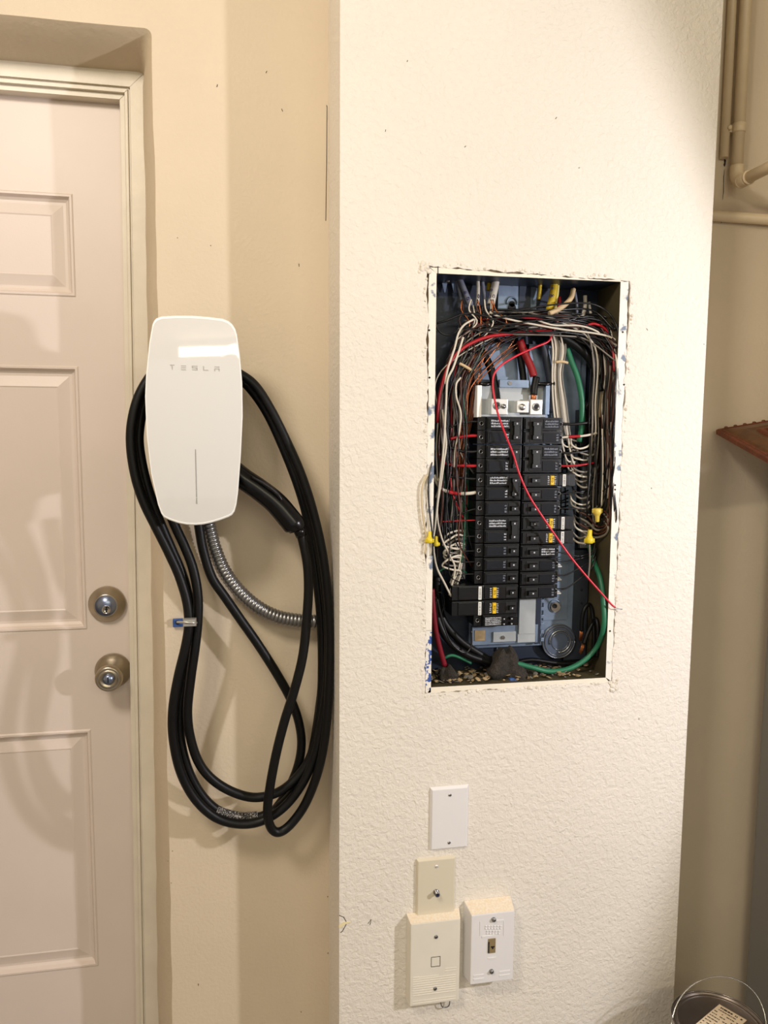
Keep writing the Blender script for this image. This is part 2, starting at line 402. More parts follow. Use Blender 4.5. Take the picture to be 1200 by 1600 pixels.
# chip in the pier's left edge
mb = MB(); q_ = P(545, 1445, PIER)
mb.prism([(XP0-.0005, q_.z-.004), (XP0+.006, q_.z-.002), (XP0+.012, q_.z+.003), (XP0+.020, q_.z+.0035), (XP0+.022, q_.z+.006), (XP0+.008, q_.z+.007), (XP0-.0005, q_.z+.001)], PIER-.0006, PIER+.002)
mb.build('plaster_chip', mat('bare_plaster_chip', (236, 222, 176), .8), pier)
mb = MB()
for pts in ([(530, 1430), (537, 1433), (541, 1440)], [(541, 1444), (535, 1455), (532, 1457)], [(575, 1443), (580, 1436), (578, 1445)]):
    mb.tube([p_+Vector((0, -.0002, 0)) for p_ in px(pts, PIER)], .0006, 5)
for x, y in ((637, 94), (998, 1122), (942, 1468), (1101, 538), (906, 262), (870, 183), (1018, 764), (728, 228), (602, 206), (868, 1284), (1010, 513), (663, 470)):
    a = P(x, y, PIER); mb.tube([a, a+Vector((R.uniform(-.003, .003), -.0003, R.uniform(-.004, .004)))], .0005, 5)
o = mb.build('wall_scratches', grime, pier); o['kind'] = 'stuff'
mb = MB()
for x, y in ((340, 132), (511, 168), (278, 372), (329, 383), (467, 412), (417, 111), (262, 1345), (268, 1380), (512, 1400), (512, 1490), (270, 1330), (310, 1540), (470, 1580), (440, 170)):
    a = P(x, y, WALL); mb.tube([a, a+Vector((R.uniform(-.002, .002), -.0004, R.uniform(-.006, .006)))], .0006, 5)
mb.tube(px([(511, 166), (510.5, 250), (509, 345)], WALL-.0002), .0006, 5)
o = mb.build('wall_scratches', grime, bpy.data.objects['wall_back']); o['kind'] = 'stuff'

# ------------------------------------------------------------------ electrical panel
BX0, BX1 = 0.3365, 0.679; BZ1, BZ0 = EYE+.2715, EYE-.4640; BK = 1.412
cx = (BX0+BX1)/2
pan = thing('electrical_panel', (cx, BK, BZ0), 'open grey load centre box set in the pier, its cover removed', 'electrical panel')
mb = MB()
mb.quad([(BX0, BK, BZ0), (BX1, BK, BZ0), (BX1, BK, BZ1), (BX0, BK, BZ1)], 0)
mb.quad([(BX0, PIER+.001, BZ0), (BX0, BK, BZ0), (BX0, BK, BZ1), (BX0, PIER+.001, BZ1)], 1)
mb.quad([(BX1, PIER+.001, BZ0), (BX1, PIER+.001, BZ1), (BX1, BK, BZ1), (BX1, BK, BZ0)], 1)
mb.quad([(BX0, PIER+.001, BZ0), (BX1, PIER+.001, BZ0), (BX1, BK, BZ0), (BX0, BK, BZ0)], 1)
mb.quad([(BX0, PIER+.001, BZ1), (BX0, BK, BZ1), (BX1, BK, BZ1), (BX1, PIER+.001, BZ1)], 0)
mb.build('enclosure', [box_m, boxside], pan, recalc=False)
mb = MB(); yb_ = PIER+.0075
for q in (((HX0-.006, HZ0-.006), (HX1+.004, BZ0)), ((HX0-.006, BZ1), (HX1+.004, HZ1+.006)), ((HX0-.008, BZ0), (BX0, BZ1)), ((BX1, BZ0), (HX1+.004, BZ1))):
    mb.quad([(q[0][0], yb_, q[0][1]), (q[1][0], yb_, q[0][1]), (q[1][0], yb_, q[1][1]), (q[0][0], yb_, q[1][1])])
mb.build('gap_backing', mat('gap_plaster_dust', (150, 126, 98), .9), pan, recalc=False)
def ragged(pts_in, pts_out, name, m, y=PIER+.0006):
    mb = MB(); n = len(pts_in)
    for i in range(n-1):
        mb.quad([(pts_in[i][0], y, pts_in[i][1]), (pts_in[i+1][0], y, pts_in[i+1][1]), (pts_out[i+1][0], y, pts_out[i+1][1]), (pts_out[i][0], y, pts_out[i][1])])
        mb.quad([(pts_out[i][0], y, pts_out[i][1]), (pts_out[i+1][0], y, pts_out[i+1][1]), (pts_out[i+1][0], y+.003, pts_out[i+1][1]), (pts_out[i][0], y+.003, pts_out[i][1])])
    return mb.build(name, m, pan, recalc=False)
def strip(a, b, o0, o1, n, nx, nz, name, m):
    i_, o_ = [], []; w_ = 0
    for k in range(n+1):
        t_ = k/n; w_ = w_*.6+rj.uniform(-1, 1)*.0012
        i_.append((a[0]+(b[0]-a[0])*t_, a[1]+(b[1]-a[1])*t_)); o_.append((o0[0]+(o1[0]-o0[0])*t_+nx*w_, o0[1]+(o1[1]-o0[1])*t_+nz*w_))
    return ragged(i_, o_, name, m)
G = .0011
ZS = P(670, 985, PIER).z
strip((BX0, BZ1), (BX1, BZ1), (c3[0]+G, c3[1]-G), (c2[0]-G, c2[1]+.0-G), 60, 0, 1, 'flange', flange_clean)
strip((BX0, BZ1), (BX0, ZS), (c3[0]+G+.001, c3[1]-G), (HX0+G-.001, ZS), 90, 1, 0, 'flange', flange_m)
strip((BX0, ZS-.0006), (BX0, BZ0-.010), (HX0+G-.001, ZS-.0006), (HX0+G, BZ0-.010), 20, 1, 0, 'flange', flange_blue)['label'] = 'flaking blue and white corner of the flange'
strip((BX1, BZ0), (BX1, BZ1), (c1[0]-G, c1[1]), (c2[0]-G, c2[1]), 100, 1, 0, 'flange', flange_m)
strip((BX0, BZ0), (BX1, BZ0), (c0[0]+.005, c0[1]+G), (c1[0]-.004, c1[1]+G-.004), 60, 0, 1, 'flange', flange_clean)
mb = MB()
for x, y in ((662.5+8, 516), (973, 519), (975, 601), (961, 765), (961, 758), (671, 792), (953, 986), (671, 590)):
    q_ = P(x, y, PIER+.0004); mb.lathe(q_, (0, -1, 0), [(0, .0018), (.0004, .0018)], 10)
mb.build('screw_holes', dark_m, pan)['kind'] = 'stuff'
mb = MB(); a, b = P(684.5, 416, PIER), P(684.5, 430, PIER); mb.box((a.x-.0006, PIER-.0002, b.z), (a.x+.0006, PIER+.001, a.z)); mb.build('flange_seam', dark_m, pan)

def plate(name, x0, y0, x1, y1, D, th, m, bevel=.0006, lab=None, parent=None):
    a, b = P(x0, y0, D), P(x1, y1, D); mb = MB(); mb.box((a.x, D, b.z), (b.x, D+th, a.z)); o = mb.build(name, m, parent or pan, bevel=bevel)
    if lab: o['label'] = lab
    return o
plate('mounting_plate', 742, 535, 893, 1006, 1.400, .010, plate_m)
plate('mounting_plate', 893, 545, 912, 690, 1.404, .004, plate_m)
plate('top_bracket', 779, 433, 812, 484, 1.402, .008, plate_m)
plate('top_bracket', 826, 433, 838, 484, 1.404, .006, plate_m)
plate('dark_strap', 812, 433, 827, 560, 1.400, .006, box_m)
plate('insulator', 747, 600, 852, 652, 1.372, .006, plate_l)
plate('insulator_side', 746, 602, 752, 652, 1.355, .03, bezel_m)
plate('insulator_side', 853, 602, 858, 648, 1.36, .03, plate_m)
plate('cover_lip', 781, 593, 826, 606, 1.362, .010, plate_m)
plate('bus_cover', 812, 936, 836, 990, 1.378, .008, plate_l)
plate('lower_bracket', 738, 980, 840, 1004, 1.384, .008, plate_m)
plate('lower_bracket_tab', 771, 988, 806, 1002, 1.380, .004, plate_l)
plate('lower_bracket_tab', 809, 990, 836, 1003, 1.380, .004, plate_l)
plate('sticker', 742, 985, 758, 1001, 1.382, .001, debris_m, lab='yellowed paper sticker')
plate('slotted_rail', 838, 934, 844, 1006, 1.385, .012, box_m)
for k in range(6): plate('rail_tab', 845, 937+k*12, 850, 942+k*12, 1.390, .006, plate_m)
plate('rear_strip', 852, 850, 886, 968, 1.397, .004, plate_m)
plate('side_plate', 886, 860, 915, 1030, 1.401, .008, mat('side_plate_slate', (50, 56, 66), .45, .2, mottle=(20, .2)))
# keyhole, knockouts, nut
def ring(name, x, y, D, r1, w_, m, arc=(0, 2*pi), n=40):
    c = P(x, y, D); mb = MB(); k = int(n*(arc[1]-arc[0])/(2*pi))
    mb.tube([c+Vector((cos(arc[0]+(arc[1]-arc[0])*i/k)*r1, 0, sin(arc[0]+(arc[1]-arc[0])*i/k)*r1)) for i in range(k+1)], w_, 6); return mb.build(name, m, pan)
def disc(name, x, y, D, r1, m, th=.001):
    mb = MB(); mb.lathe(P(x, y, D), (0, -1, 0), [(-.001, r1), (th, r1)], 28); return mb.build(name, m, pan)
disc('knockout', 873, 1002, 1.399, .0345, mat('knockout_slate', (92, 104, 124), .42, .4, mottle=(30, .2)), .0015)
ring('knockout_ring', 873, 1002, 1.3962, .034, .0009, galv); ring('knockout_ring', 873, 1002, 1.3962, .029, .0006, galv)
ring('knockout_ring', 875, 1002, 1.3955, .022, .0011, chrome, (-1.7, 3.4)); ring('knockout_ring', 875, 1002, 1.3962, .0175, .0005, galv)
disc('mounting_nut', 867, 948, 1.396, .0095, chrome, .004); disc('mounting_hole', 867, 947, 1.391, .0045, dark_m)
ring('mounting_boss', 867, 947, 1.396, .012, .0016, plate_m)
ring('keyhole_boss', 800, 473, 1.3995, .0100, .0016, plate_m, (-.3, pi+.3)); disc('keyhole', 800, 475, 1.400, .0055, dark_m); disc('keyhole', 800, 481, 1.400, .0075, dark_m)
disc('rivet', 800, 445, 1.401, .003, chrome, .0015)
disc('keyhole', 786, 1013, 1.4085, .010, dark_m); ring('keyhole_boss', 786, 1014, 1.408, .0125, .0014, plate_m)
disc('bracket_screw', 786, 996, 1.379, .0035, chrome, .002)
ring('knockout_ring', 700, 505, 1.41, .022, .0007, galv, (3.2, 6.2))
for x, y in ((909, 901), (909, 922), (909, 943), (935, 935), (935, 960)): disc('punched_hole', x, y, 1.400, .002, dark_m, .0006)
for x, y, r_ in ((894, 437, .008), (913, 437, .010), (700, 437, .007), (850, 437, .006), (740, 436, .006)):
    q_ = P(x, y-4, 1.385); mb = MB(); mb.lathe(q_, (0, 0, -1), [(-.004, r_), (.004, r_), (.007, r_*.8), (.010, r_*.8)], 12); mb.build('cable_clamp', galv, pan)
for x0_, x1_ in ((692, 698), (707, 712)):   # pointed galvanised tabs top left
    mb = MB(); a, b = P(x0_-3, 436, 1.405), P(x1_+2, 436, 1.405); d_ = P((x0_+x1_)/2, 457, 1.405)
    mb.prism([(a.x, a.z), (b.x, b.z), (d_.x+.001, d_.z), (d_.x-.001, d_.z)], 1.404, 1.406); mb.build('clamp_tab', plate_m, pan)
# rod supports, lugs
for x0_, x1_, y_ in ((749, 768, 600), (838, 866, 600)):
    mb = MB(); mb.tube(px([(x0_, y_), ((x0_+x1_)/2, y_+.5), (x1_, y_-1)], 1.362), .0038, 8); mb.build('standoff_rod', blackg, pan)
def lug(x0, y0, x1, y1, kindb, sx, sy):
    a, b = P(x0, y0, 1.356), P(x1, y1, 1.356); mb = MB(); mb.box((a.x, 1.356, b.z), (b.x, 1.385, a.z)); o = mb.build('terminal_lug', lug_m, pan, bevel=.0012)
    c = P(sx, sy, 1.3555); mb = MB()
    if kindb: mb.lathe(c, (0, -1, 0), [(-.001, .0072), (.0010, .0072), (.0010, .0055), (.0002, .0052), (.0002, .0001)], 20)
    else: mb.lathe(c, (0, -1, 0), [(-.001, .006), (.002, .006), (.003, .004), (.003, .0001)], 8)
    s_ = mb.build('lug_screw', galv if kindb else chrome, o)
    if kindb:
        mb = MB(); mb.lathe(c+Vector((0, -.0002, 0)), (0, -1, 0), [(0, .0032), (.0006, .0032)], 6); mb.build('lug_socket', dark_m, o)
lug(768, 623, 793, 648, 1, 776.5, 634); lug(808, 626, 826, 645, 0, 816, 636); lug(829, 624, 847, 648, 1, 838, 636)
c = P(787, 635, 1.3545); mb = MB(); mb.lathe(c, (0, -1, 0), [(0, .0045), (.002, .0045), (.002, .0001)], 6); mb.build('lug_screw', galv, pan)
disc('bracket_screw', 797, 599, 1.361, .0035, chrome, .001)
# neutral bars
def bar(x0, y0, x1, y1, n, D=1.385):
    a, b = P(x0, y0, D), P(x1, y1, D); mb = MB(); mb.box((a.x, D, b.z), (b.x, D+.012, a.z)); o = mb.build('neutral_bar', galv, pan, bevel=.0006)
    for k in range(n):
        z = b.z+(a.z-b.z)*(k+.5)/n; mb = MB(); mb.lathe(((a.x+b.x)/2, D, z), (0, -1, 0), [(-.001, .0028), (.0015, .0028), (.0022, .0015)], 8); mb.build('terminal_screw', chrome, o)
bar(912, 690, 922, 856, 16); bar(716, 828, 727, 905, 9)
plate('green_conduit', 724, 730, 731, 850, 1.402, .004, mat('green_strip', (24, 84, 48), .5))
plate('blue_backing', 727, 690, 746, 870, 1.405, .004, mat('blue_backing_paint', (34, 52, 84), .45, mottle=(30, .2)))
plate('vent_plate', 870, 680, 893, 738, 1.401, .003, stick, lab='white perforated label plate')
plate('vent_plate', 866, 763, 888, 802, 1.401, .003, stick, lab='white perforated label plate')
mb = MB(); rr = random.Random(5)
for k in range(9): mb.tube(px([(868+rr.uniform(0, 4), 686+k*6), (880, 688+k*6+rr.uniform(-4, 4)), (894, 686+k*6+rr.uniform(-3, 3))], 1.3985), .0016, 6)
for k in range(4): mb.tube(px([(872+k*7, 682), (873+k*7+rr.uniform(-3, 3), 710), (872+k*7, 738)], 1.3985), .0013, 6)
for k in range(6): mb.tube(px([(866, 766+k*6), (878, 767+k*6+rr.uniform(-4, 4)), (888, 766+k*6)], 1.3985), .0014, 6)
for k in range(3): mb.tube(px([(869+k*7, 762), (870+k*7, 783), (869+k*7, 802)], 1.3985), .0012, 6)
o = mb.build('black_mesh', blackg, pan); o['kind'] = 'stuff'

# ------------------------------------------------------------------ breakers
FD = 1.345
def rowz(y, side): return P(785 if side == 'L' else 848, y, FD).z
LX = [P(x, 700, FD).x for x in (748, 761, 764, 797, 815, 816)]   # lug edge, body start, label, label end, handle end, column end
RX = [P(x, 700, FD).x for x in (819, 827, 846, 848, 874, 881)]   # column start, handle start, handle end, label start, label end, lug edge
def print_lines(mb, x0, x1, z0, z1, D, rr, rowsn=3):
    h = (z1-z0)/rowsn
    for k in range(rowsn):
        x = x0
        while x < x1:
            w_ = rr.uniform(.0008, .0022); hh = h*rr.uniform(.35, .7)
            mb.box((x, D-.0002, z0+h*k+h*.2), (min(x+w_, x1), D+.0002, z0+h*k+h*.2+hh)); x += w_+rr.uniform(.0004, .001)
def handle(bt, x0, x1, z0, z1):
    mb = MB(); zc = (z0+z1)/2; h = z1-z0
    mb.box((x0, FD-.0012, z0+h*.14), (x1, FD+.002, z1-h*.14))
    mb.build('handle_recess', dark_m, bt)
def breaker(side, y0, y1, poles, kind, label, printed=0):
    z1, z0 = rowz(y0, side), rowz(y1, side); g = .0004
    X = LX if side == 'L' else RX; sg = 1 if side == 'L' else -1
    name = 'arc_fault_breaker' if kind == 'afci' else ('tandem_breaker' if kind == 'tandem' else 'circuit_breaker')
    if side == 'L': xin, xlab0, xlab1, xh0, xh1, xlug, xs = X[5], X[2], X[3]-.001, X[3]+.0005, X[4]-.003, X[0], X[1]
    else: xin, xlab0, xlab1, xh0, xh1, xlug, xs = X[0], X[3], X[4], X[1]+.001, X[2], X[5], X[4]+.001
    xm = (xin+xs)/2
    bt = thing(name, (xm, FD+.04, z0), label, 'circuit breaker', 'circuit breakers in the left column' if side == 'L' else 'circuit breakers in the right column')
    n = poles; h = (z1-z0)/n; rr = random.Random(int(y0))
    mb = MB()
    for k in range(n):
        a, b = z0+h*k+g, z0+h*(k+1)-g
        mb.box((xin, FD+.004, a), (xs, 1.398, b))                     # moulded case
        mb.box((xin-.0015*sg*1, FD, a+.0022), (xs+.001*sg, FD+.006, b-.0022))  # raised centre
        mb.box((xs, FD+.010, a), (xlug, 1.398, b))                    # lower terminal shelf
    mb.build('case', brk, bt, bevel=.0005)
    for k in range(n):
        a, b = z0+h*k+g, z0+h*(k+1)-g; zc = (a+b)/2
        c = Vector(((xs+xlug)/2-.0005*sg, FD+.010, zc)); mb = MB()
        if kind != 'afci':
            mb.lathe(c, (0, -1, 0), [(-.001, .0040), (.0008, .0040), (.0008, .0030), (0, .0028), (0, .0001)], 16); mb.build('terminal_screw', galv, bt)
            mb = MB(); mb.box((c.x-.0022, FD+.0085, c.z-.0004), (c.x+.0022, FD+.0092, c.z+.0004)); mb.build('screw_slot', dark_m, bt)
    lw0, lw1 = min(xlab0, xlab1), max(xlab0, xlab1)
    if kind == 'afci':
        # wide body reaching out past the terminal side
        ext = X[0]-.045 if side == 'L' else X[5]+.026
        mb = MB(); mb.box((xs, FD+.003, z0+g), (ext, 1.396, z1-g)); mb.box((xs, FD+.0005, z0+.002), (ext+.012*sg, FD+.004, z1-.002)); mb.build('side_housing', brk, bt, bevel=.001)
        zc = (z0+z1)/2; yb = xlab0+(xlab1-xlab0)*(.42 if side == 'L' else .62)
        mb = MB(); mb.frust((yb-.0038, FD-.003, z0+.0035), (yb+.0038, FD+.001, z1-.0035), .0008); mb.build('test_button', ylw, bt)
        mb = MB(); mb.tube([Vector((yb+cos(t_)*.0018, FD-.0032, zc-.002+sin(t_)*.0018)) for t_ in [q*.7 for q in range(8)]], .0004, 4)
        mb.box((yb-.0018, FD-.0033, zc+.002), (yb+.0018, FD-.003, zc+.003)); mb.box((yb-.0018, FD-.0033, zc+.004), (yb+.0018, FD-.003, zc+.0048)); mb.build('button_print', dark_m, bt)
        mb = MB(); print_lines(mb, yb-.0085, yb-.0048, z0+.004, z1-.004, FD-.0002, rr, 5); print_lines(mb, yb+.0048, yb+.0080, z0+.004, z1-.004, FD-.0002, rr, 5); o = mb.build('print', prnt, bt); o['kind'] = 'stuff'
        sx = (LX[1]+.0005-.008) if side == 'L' else (X[5]+.003)
        mb = MB(); mb.box((sx-.003, FD-.0001, z0+.0015), (sx+.003, FD+.001, z1-.0015)); mb.build('barcode_sticker', stick, bt)
        mb = MB()
        for q in range(9):
            zz = z0+.003+(z1-z0-.006)*q/9; mb.box((sx-.0015, FD-.0003, zz), (sx+.0015, FD, zz+rr.uniform(.0004, .0012)))
        o = mb.build('barcode', dark_m, bt); o['kind'] = 'stuff'
        hb = MB(); zc = (z0+z1)/2; hb.box((min(xh0, xh1)-.002, FD-.001, z0+.004), (max(xh0, xh1), FD+.001, z1-.004)); hb.build('handle_recess', dark_m, bt, bevel=.0005)
        hh = MB(); hh.frust((min(xh0, xh1)+.003, FD-.007, zc-.0045), (max(xh0, xh1)-.002, FD, zc+.0045), .001); hh.build('handle', hnd, bt)
        hm = (xh0+xh1)/2; mk = MB(); mk.box((hm-.0012, FD-.0073, zc-.0014), (hm+.0012, FD-.0069, zc+.0014)); mk.build('handle_mark', prnt, bt)
        return bt
    if kind == 'tandem':
        mb = MB(); print_lines(mb, lw0, lw1-.008, z0+.003, z1-.003, FD-.0002, rr, 5); o = mb.build('print', prnt, bt); o['kind'] = 'stuff'
        for k in (0, 1):
            zc = z0+(z1-z0)*(.28+.44*k)
            for xx in (xh0-.006, xh0+.009):
                hh = MB(); hh.frust((xx-.004, FD-.006, zc-.003), (xx+.004, FD+.001, zc+.003), .0008); hh.build('handle', hnd, bt)
                mk = MB(); mk.box((xx-.001, FD-.0062, zc-.0012), (xx+.001, FD-.0059, zc+.0012)); mk.build('handle_mark', prnt, bt)
        return bt
    for k in range(n):
        a, b = z0+h*k+.0040, z0+h*(k+1)-.0040
        mb = MB(); mb.box((lw0, FD-.0012, a), (lw1-(.002 if side == 'L' else 0), FD+.001, b)); mb.build('label_plate', brk_lab, bt, bevel=.0004)
        mb = MB()
        if n == 2 and k == 1 or printed: print_lines(mb, lw0+.003, lw1-.004, a+.001, b-.001, FD-.0014, rr, 3)
        else: print_lines(mb, lw1-.007, lw1-.003, a+.001, b-.001, FD-.0014, rr, 3)
        o = mb.build('print', prnt if (printed or (n == 2 and side == 'L')) else prnt_dim, bt); o['kind'] = 'stuff'
    hx0, hx1 = min(xh0, xh1), max(xh0, xh1)
    if side == 'R' and y0 > 860:
        mb = MB(); zc = (z0+z1)/2-.003; mb.prism([(xlug, zc+.004), (xlug+.007, zc), (xlug, zc)], FD+.010, FD+.016); mb.box((xlug, FD+.010, zc-.0035), (xlug+.008, FD+.018, zc-.0015)); mb.build('terminal_clip', lug_m, bt)
    mb = MB(); mb.box((hx0-.001, FD-.0008, z0+.0035), (hx1+.001, FD+.001, z1-.0035)); mb.build('handle_recess', dark_m, bt, bevel=.0005)
    mb = MB()
    for k in range(n):
        zc = z0+h*(k+.5); mb.frust((hx0+.002, FD-.008, zc-.0045), (hx1-.002, FD, zc+.0045), .001)
    if n == 2: mb.frust((hx0+.004, FD-.0072, z0+h*.5), (hx1-.004, FD-.002, z0+h*1.5), .0005)
    mb.build('handle', hnd, bt)
    for k in range(n):
        zc = z0+h*(k+.5); hm = (hx0+hx1)/2
        mk = MB(); mk.box((hm-.0013, FD-.0084, zc-.0014), (hm+.0013, FD-.0079, zc+.0014)); mk.build('handle_mark', prnt, bt)
    return bt
ordn = ['topmost', 'second', 'third', 'fourth']
breaker('L', 651, 694, 2, 'std', 'double black breaker at the top of the left column, under the lugs')
breaker('L', 695, 739, 2, 'std', 'double black breaker second from the top of the left column')
breaker('L', 740, 782, 2, 'std', 'double black breaker third from the top of the left column')
breaker('L', 783, 806, 1, 'std', 'single black breaker between two double ones, left column')
breaker('L', 807, 849, 2, 'std', 'lowest double black breaker of the left column, fed by a thin red wire')
breaker('L', 850, 871, 1, 'std', 'upper of three single black breakers in a row, left column')
breaker('L', 872, 892, 1, 'std', 'middle of three single black breakers in a row, left column')
breaker('L', 893, 913, 1, 'std', 'lower of three single black breakers in a row, left column')
breaker('L', 914, 937, 1, 'afci', 'upper of the two wide black breakers with yellow buttons at lower left')
breaker('L', 938, 961, 1, 'afci', 'lower of the two wide black breakers with yellow buttons at lower left')
breaker('L', 961, 979, 1, 'tandem', 'small tandem black breaker at the very bottom of the left column')
breaker('R', 652, 694, 2, 'std', 'double black breaker at the top of the right column, shiny pale label plates')
breaker('R', 695, 739, 2, 'std', 'double black breaker second from the top of the right column')
breaker('R', 740, 761, 1, 'afci', 'black breaker with yellow button highest in the right column')
breaker('R', 762, 783, 1, 'std', 'single black breaker just below the highest yellow button, right column')
breaker('R', 784, 806, 1, 'std', 'single black breaker just above the pair with yellow buttons, right column')
breaker('R', 807, 829, 1, 'afci', 'black breaker with yellow button, upper of the adjoining pair at right')
breaker('R', 830, 851, 1, 'afci', 'black breaker with yellow button, lower of the adjoining pair at right')
breaker('R', 852, 872, 1, 'std', 'single black breaker with bright white print, right column', 1)
breaker('R', 873, 893, 1, 'std', 'plain black breaker third from the bottom of the right column')
breaker('R', 894, 914, 1, 'std', 'plain black breaker second from the bottom of the right column')
breaker('R', 915, 936, 1, 'std', 'plain black breaker at the bottom of the right column')
# the extended corners of the lower left pair carry wires
# ------------------------------------------------------------------ wires
def inbox(pts, r):
    """keep a run inside the side walls of the box unless it is meant to hang out over the flange"""
    out = []
    for x, y, D in pts:
        k = P(x, y, 1.0).x
        if D > 1.336 and k > 0:
            D = min(D, (BX1-.0012-r)/k); D = max(D, (BX0+.0012+r)/k); D = min(max(D, 1.323), BK-.002-r)
        out.append((x, y, D))
    return out
def wire(name, pts, r, m, label, cat='wire', group=None, seg=7, n=7, parent=None):
    mb = MB(); mb.tube(spline(px(inbox(pts, r)), seg), r, n)
    return tag(mb.build(name, m, parent), label, cat, group)
# sheathed cables entering the top
def sheath(pts, r, m, label, marks=()):
    t_ = thing('sheathed_cable', P(*pts[-1]), label, 'cable', 'cables entering at the top of the panel')
    mb = MB(); mb.tube(spline(px(pts), 6), r, 10); mb.build('jacket', m, t_)
    for (x, y, D, w_, h_, an) in marks:
        q = P(x, y, D); mb = MB(); k = 10
        mb.tube([q+Vector((cos(2*pi*i/k)*w_*cos(an)-sin(2*pi*i/k)*h_*sin(an), 0, cos(2*pi*i/k)*w_*sin(an)+sin(2*pi*i/k)*h_*cos(an))) for i in range(k+1)], .0006, 4); mb.build('ink_mark', ink, t_)
    return t_
jw = mat('jacket_white', (208, 202, 190), .55, mottle=(60, .15)); jg = mat('jacket_grey', (112, 116, 132), .5, mottle=(60, .2)); jy = mat('jacket_yellow', (206, 176, 34), .5, mottle=(60, .2)); jt = mat('jacket_tan', (206, 180, 140), .6)
sheath([(711, 430, 1.38), (716, 448, 1.377), (721, 470, 1.375)], .0032, jg, 'narrow grey cable leaning right, leftmost cable at the top')
sheath([(716, 430, 1.372), (724, 450, 1.368), (736, 478, 1.366)], .0052, jg, 'wide grey and white cable with blue ink letters, top left', [(727, 457, 1.3625, .003, .002, .4), (731, 466, 1.3605, .003, .002, .4), (727, 457, 1.3625, .001, .002, .4)])
sheath([(746, 430, 1.375), (747, 452, 1.373), (746, 478, 1.372)], .0034, jw, 'straight white cable with a blue ink mark near its end', [(748, 463, 1.369, .0012, .0035, 0)])
sheath([(753, 430, 1.378), (755, 450, 1.377), (758, 470, 1.376)], .0034, jg, 'grey cable with tan tip just right of the straight white one')
sheath([(776, 430, 1.376), (773, 448, 1.372), (767, 476, 1.370)], .0070, jw, 'thick white cable lettered in blue ink left of the keyhole', [(765, 463, 1.364, .0018, .003, -.2), (771.5, 463, 1.364, .0018, .003, -.2), (768, 453, 1.366, .0016, .002, -.2)])
sheath([(764, 431, 1.385), (764, 440, 1.385), (763, 454, 1.383)], .0040, jy, 'short yellow cable hidden behind the thick white one')
sheath([(845, 430, 1.385), (844, 445, 1.384), (842, 468, 1.383)], .0036, jy, 'narrow yellow cable at left of the wide yellow one')
sheath([(867, 430, 1.375), (865, 455, 1.371), (858, 486, 1.367)], .0068, jy, 'wide yellow cable with black letters at the top', [(861, 462, 1.3635, .0015, .0025, 0), (864.5, 462, 1.3635, .0014, .0018, 0), (863, 450, 1.366, .0014, .0014, 0)])
sheath([(872, 430, 1.380), (871, 455, 1.378), (867, 482, 1.376)], .0030, mat('jacket_yellow_pale', (216, 202, 120), .5), 'thin pale yellow cable beside the wide yellow one')
sheath([(874, 464, 1.382), (874, 474, 1.380), (872, 484, 1.378)], .0030, WC['red'], 'short red stub right of the yellow cables')
sheath([(896, 452, 1.370), (892, 466, 1.362), (878, 480, 1.356), (858, 490, 1.352)], .0046, jt, 'tan and white cable curving left below the top clamps')
sheath([(914, 462, 1.380), (914, 480, 1.378), (909, 499, 1.376)], .0036, jw, 'upright white cable right of the curved tan one')
sheath([(920, 472, 1.382), (922, 484, 1.381), (924, 499, 1.380)], .0026, jw, 'thin white cable nearest the right side at the top')
sheath([(898, 456, 1.385), (901, 476, 1.383), (901, 500, 1.382)], .0028, jg, 'thin grey cable between curved tan and upright white ones')
# main feeders
def cable(name, pts, r, m, label, ends=(), cat='cable', group=None):
    t_ = thing(name, P(*pts[-1]), label, cat, group); mb = MB(); mb.tube(spline(px(inbox(pts, r)), 8), r, 12); mb.build('jacket', m, t_)
    for (nm, pp, rr_, mm) in ends:
        mb = MB()
        if nm == 'copper_strands':
            a = px(pp)
            for j in range(7):
                an = j*pi*2/6; off = Vector((cos(an), 0, sin(an)))*rr_*.55*(0 if j == 6 else 1)
                mb.tube([a[0]+off, (a[0]+a[-1])/2+off, a[-1]+off*1.15], rr_*.33, 6)
        else: mb.tube(spline(px(pp), 6), rr_, 12)
        mb.build(nm, mm, t_)
    return t_
cable('feeder_cable', [(744, 540, 1.385), (757, 556, 1.382), (768, 580, 1.378), (774, 610, 1.372), (776, 626, 1.366)], .0075, blackc, 'thick black feeder cable going down into the left lug')
cable('feeder_cable', [(838, 590, 1.366), (835, 605, 1.362), (834, 617, 1.360)], .0068, blackc, 'thick feeder cable with red tape, down into the right lug',
      [('red_tape', [(812, 532, 1.374), (820, 552, 1.371), (830, 575, 1.368), (834, 588, 1.366)], .0070, mat('crimson_tape', (140, 18, 26), .4)), ('copper_strands', [(834, 612, 1.360), (833, 627, 1.362)], .006, copper)])
cable('feeder_cable', [(806, 535, 1.390), (813, 560, 1.388), (817, 585, 1.386), (818, 600, 1.385)], .0065, blackc, 'thick black feeder cable behind the red-taped one')
cable('feeder_cable', [(846, 535, 1.388), (853, 560, 1.388), (860, 600, 1.388), (861, 645, 1.388)], .0075, mat('slate_cable', (40, 46, 58), .45), 'dark slate cable dropping behind the white wires')
cable('feeder_cable', [(875, 525, 1.370), (900, 540, 1.370), (922, 562, 1.370), (932, 588, 1.372), (937, 612, 1.374)], .0082, blackc, 'thick black feeder cable curving right, its lower end taped tan',
      [('tan_tape', [(936, 610, 1.374), (935, 630, 1.376), (934, 652, 1.378)], .0066, jt), ('copper_strands', [(934, 650, 1.378), (933, 662, 1.379)], .005, copper)])
mb = MB(); mb.lathe(P(920, 636, 1.385), (0, -1, 0), [(0, .012), (.006, .012), (.008, .007)], 16); mb.build('cable_gland', blackg, pan)
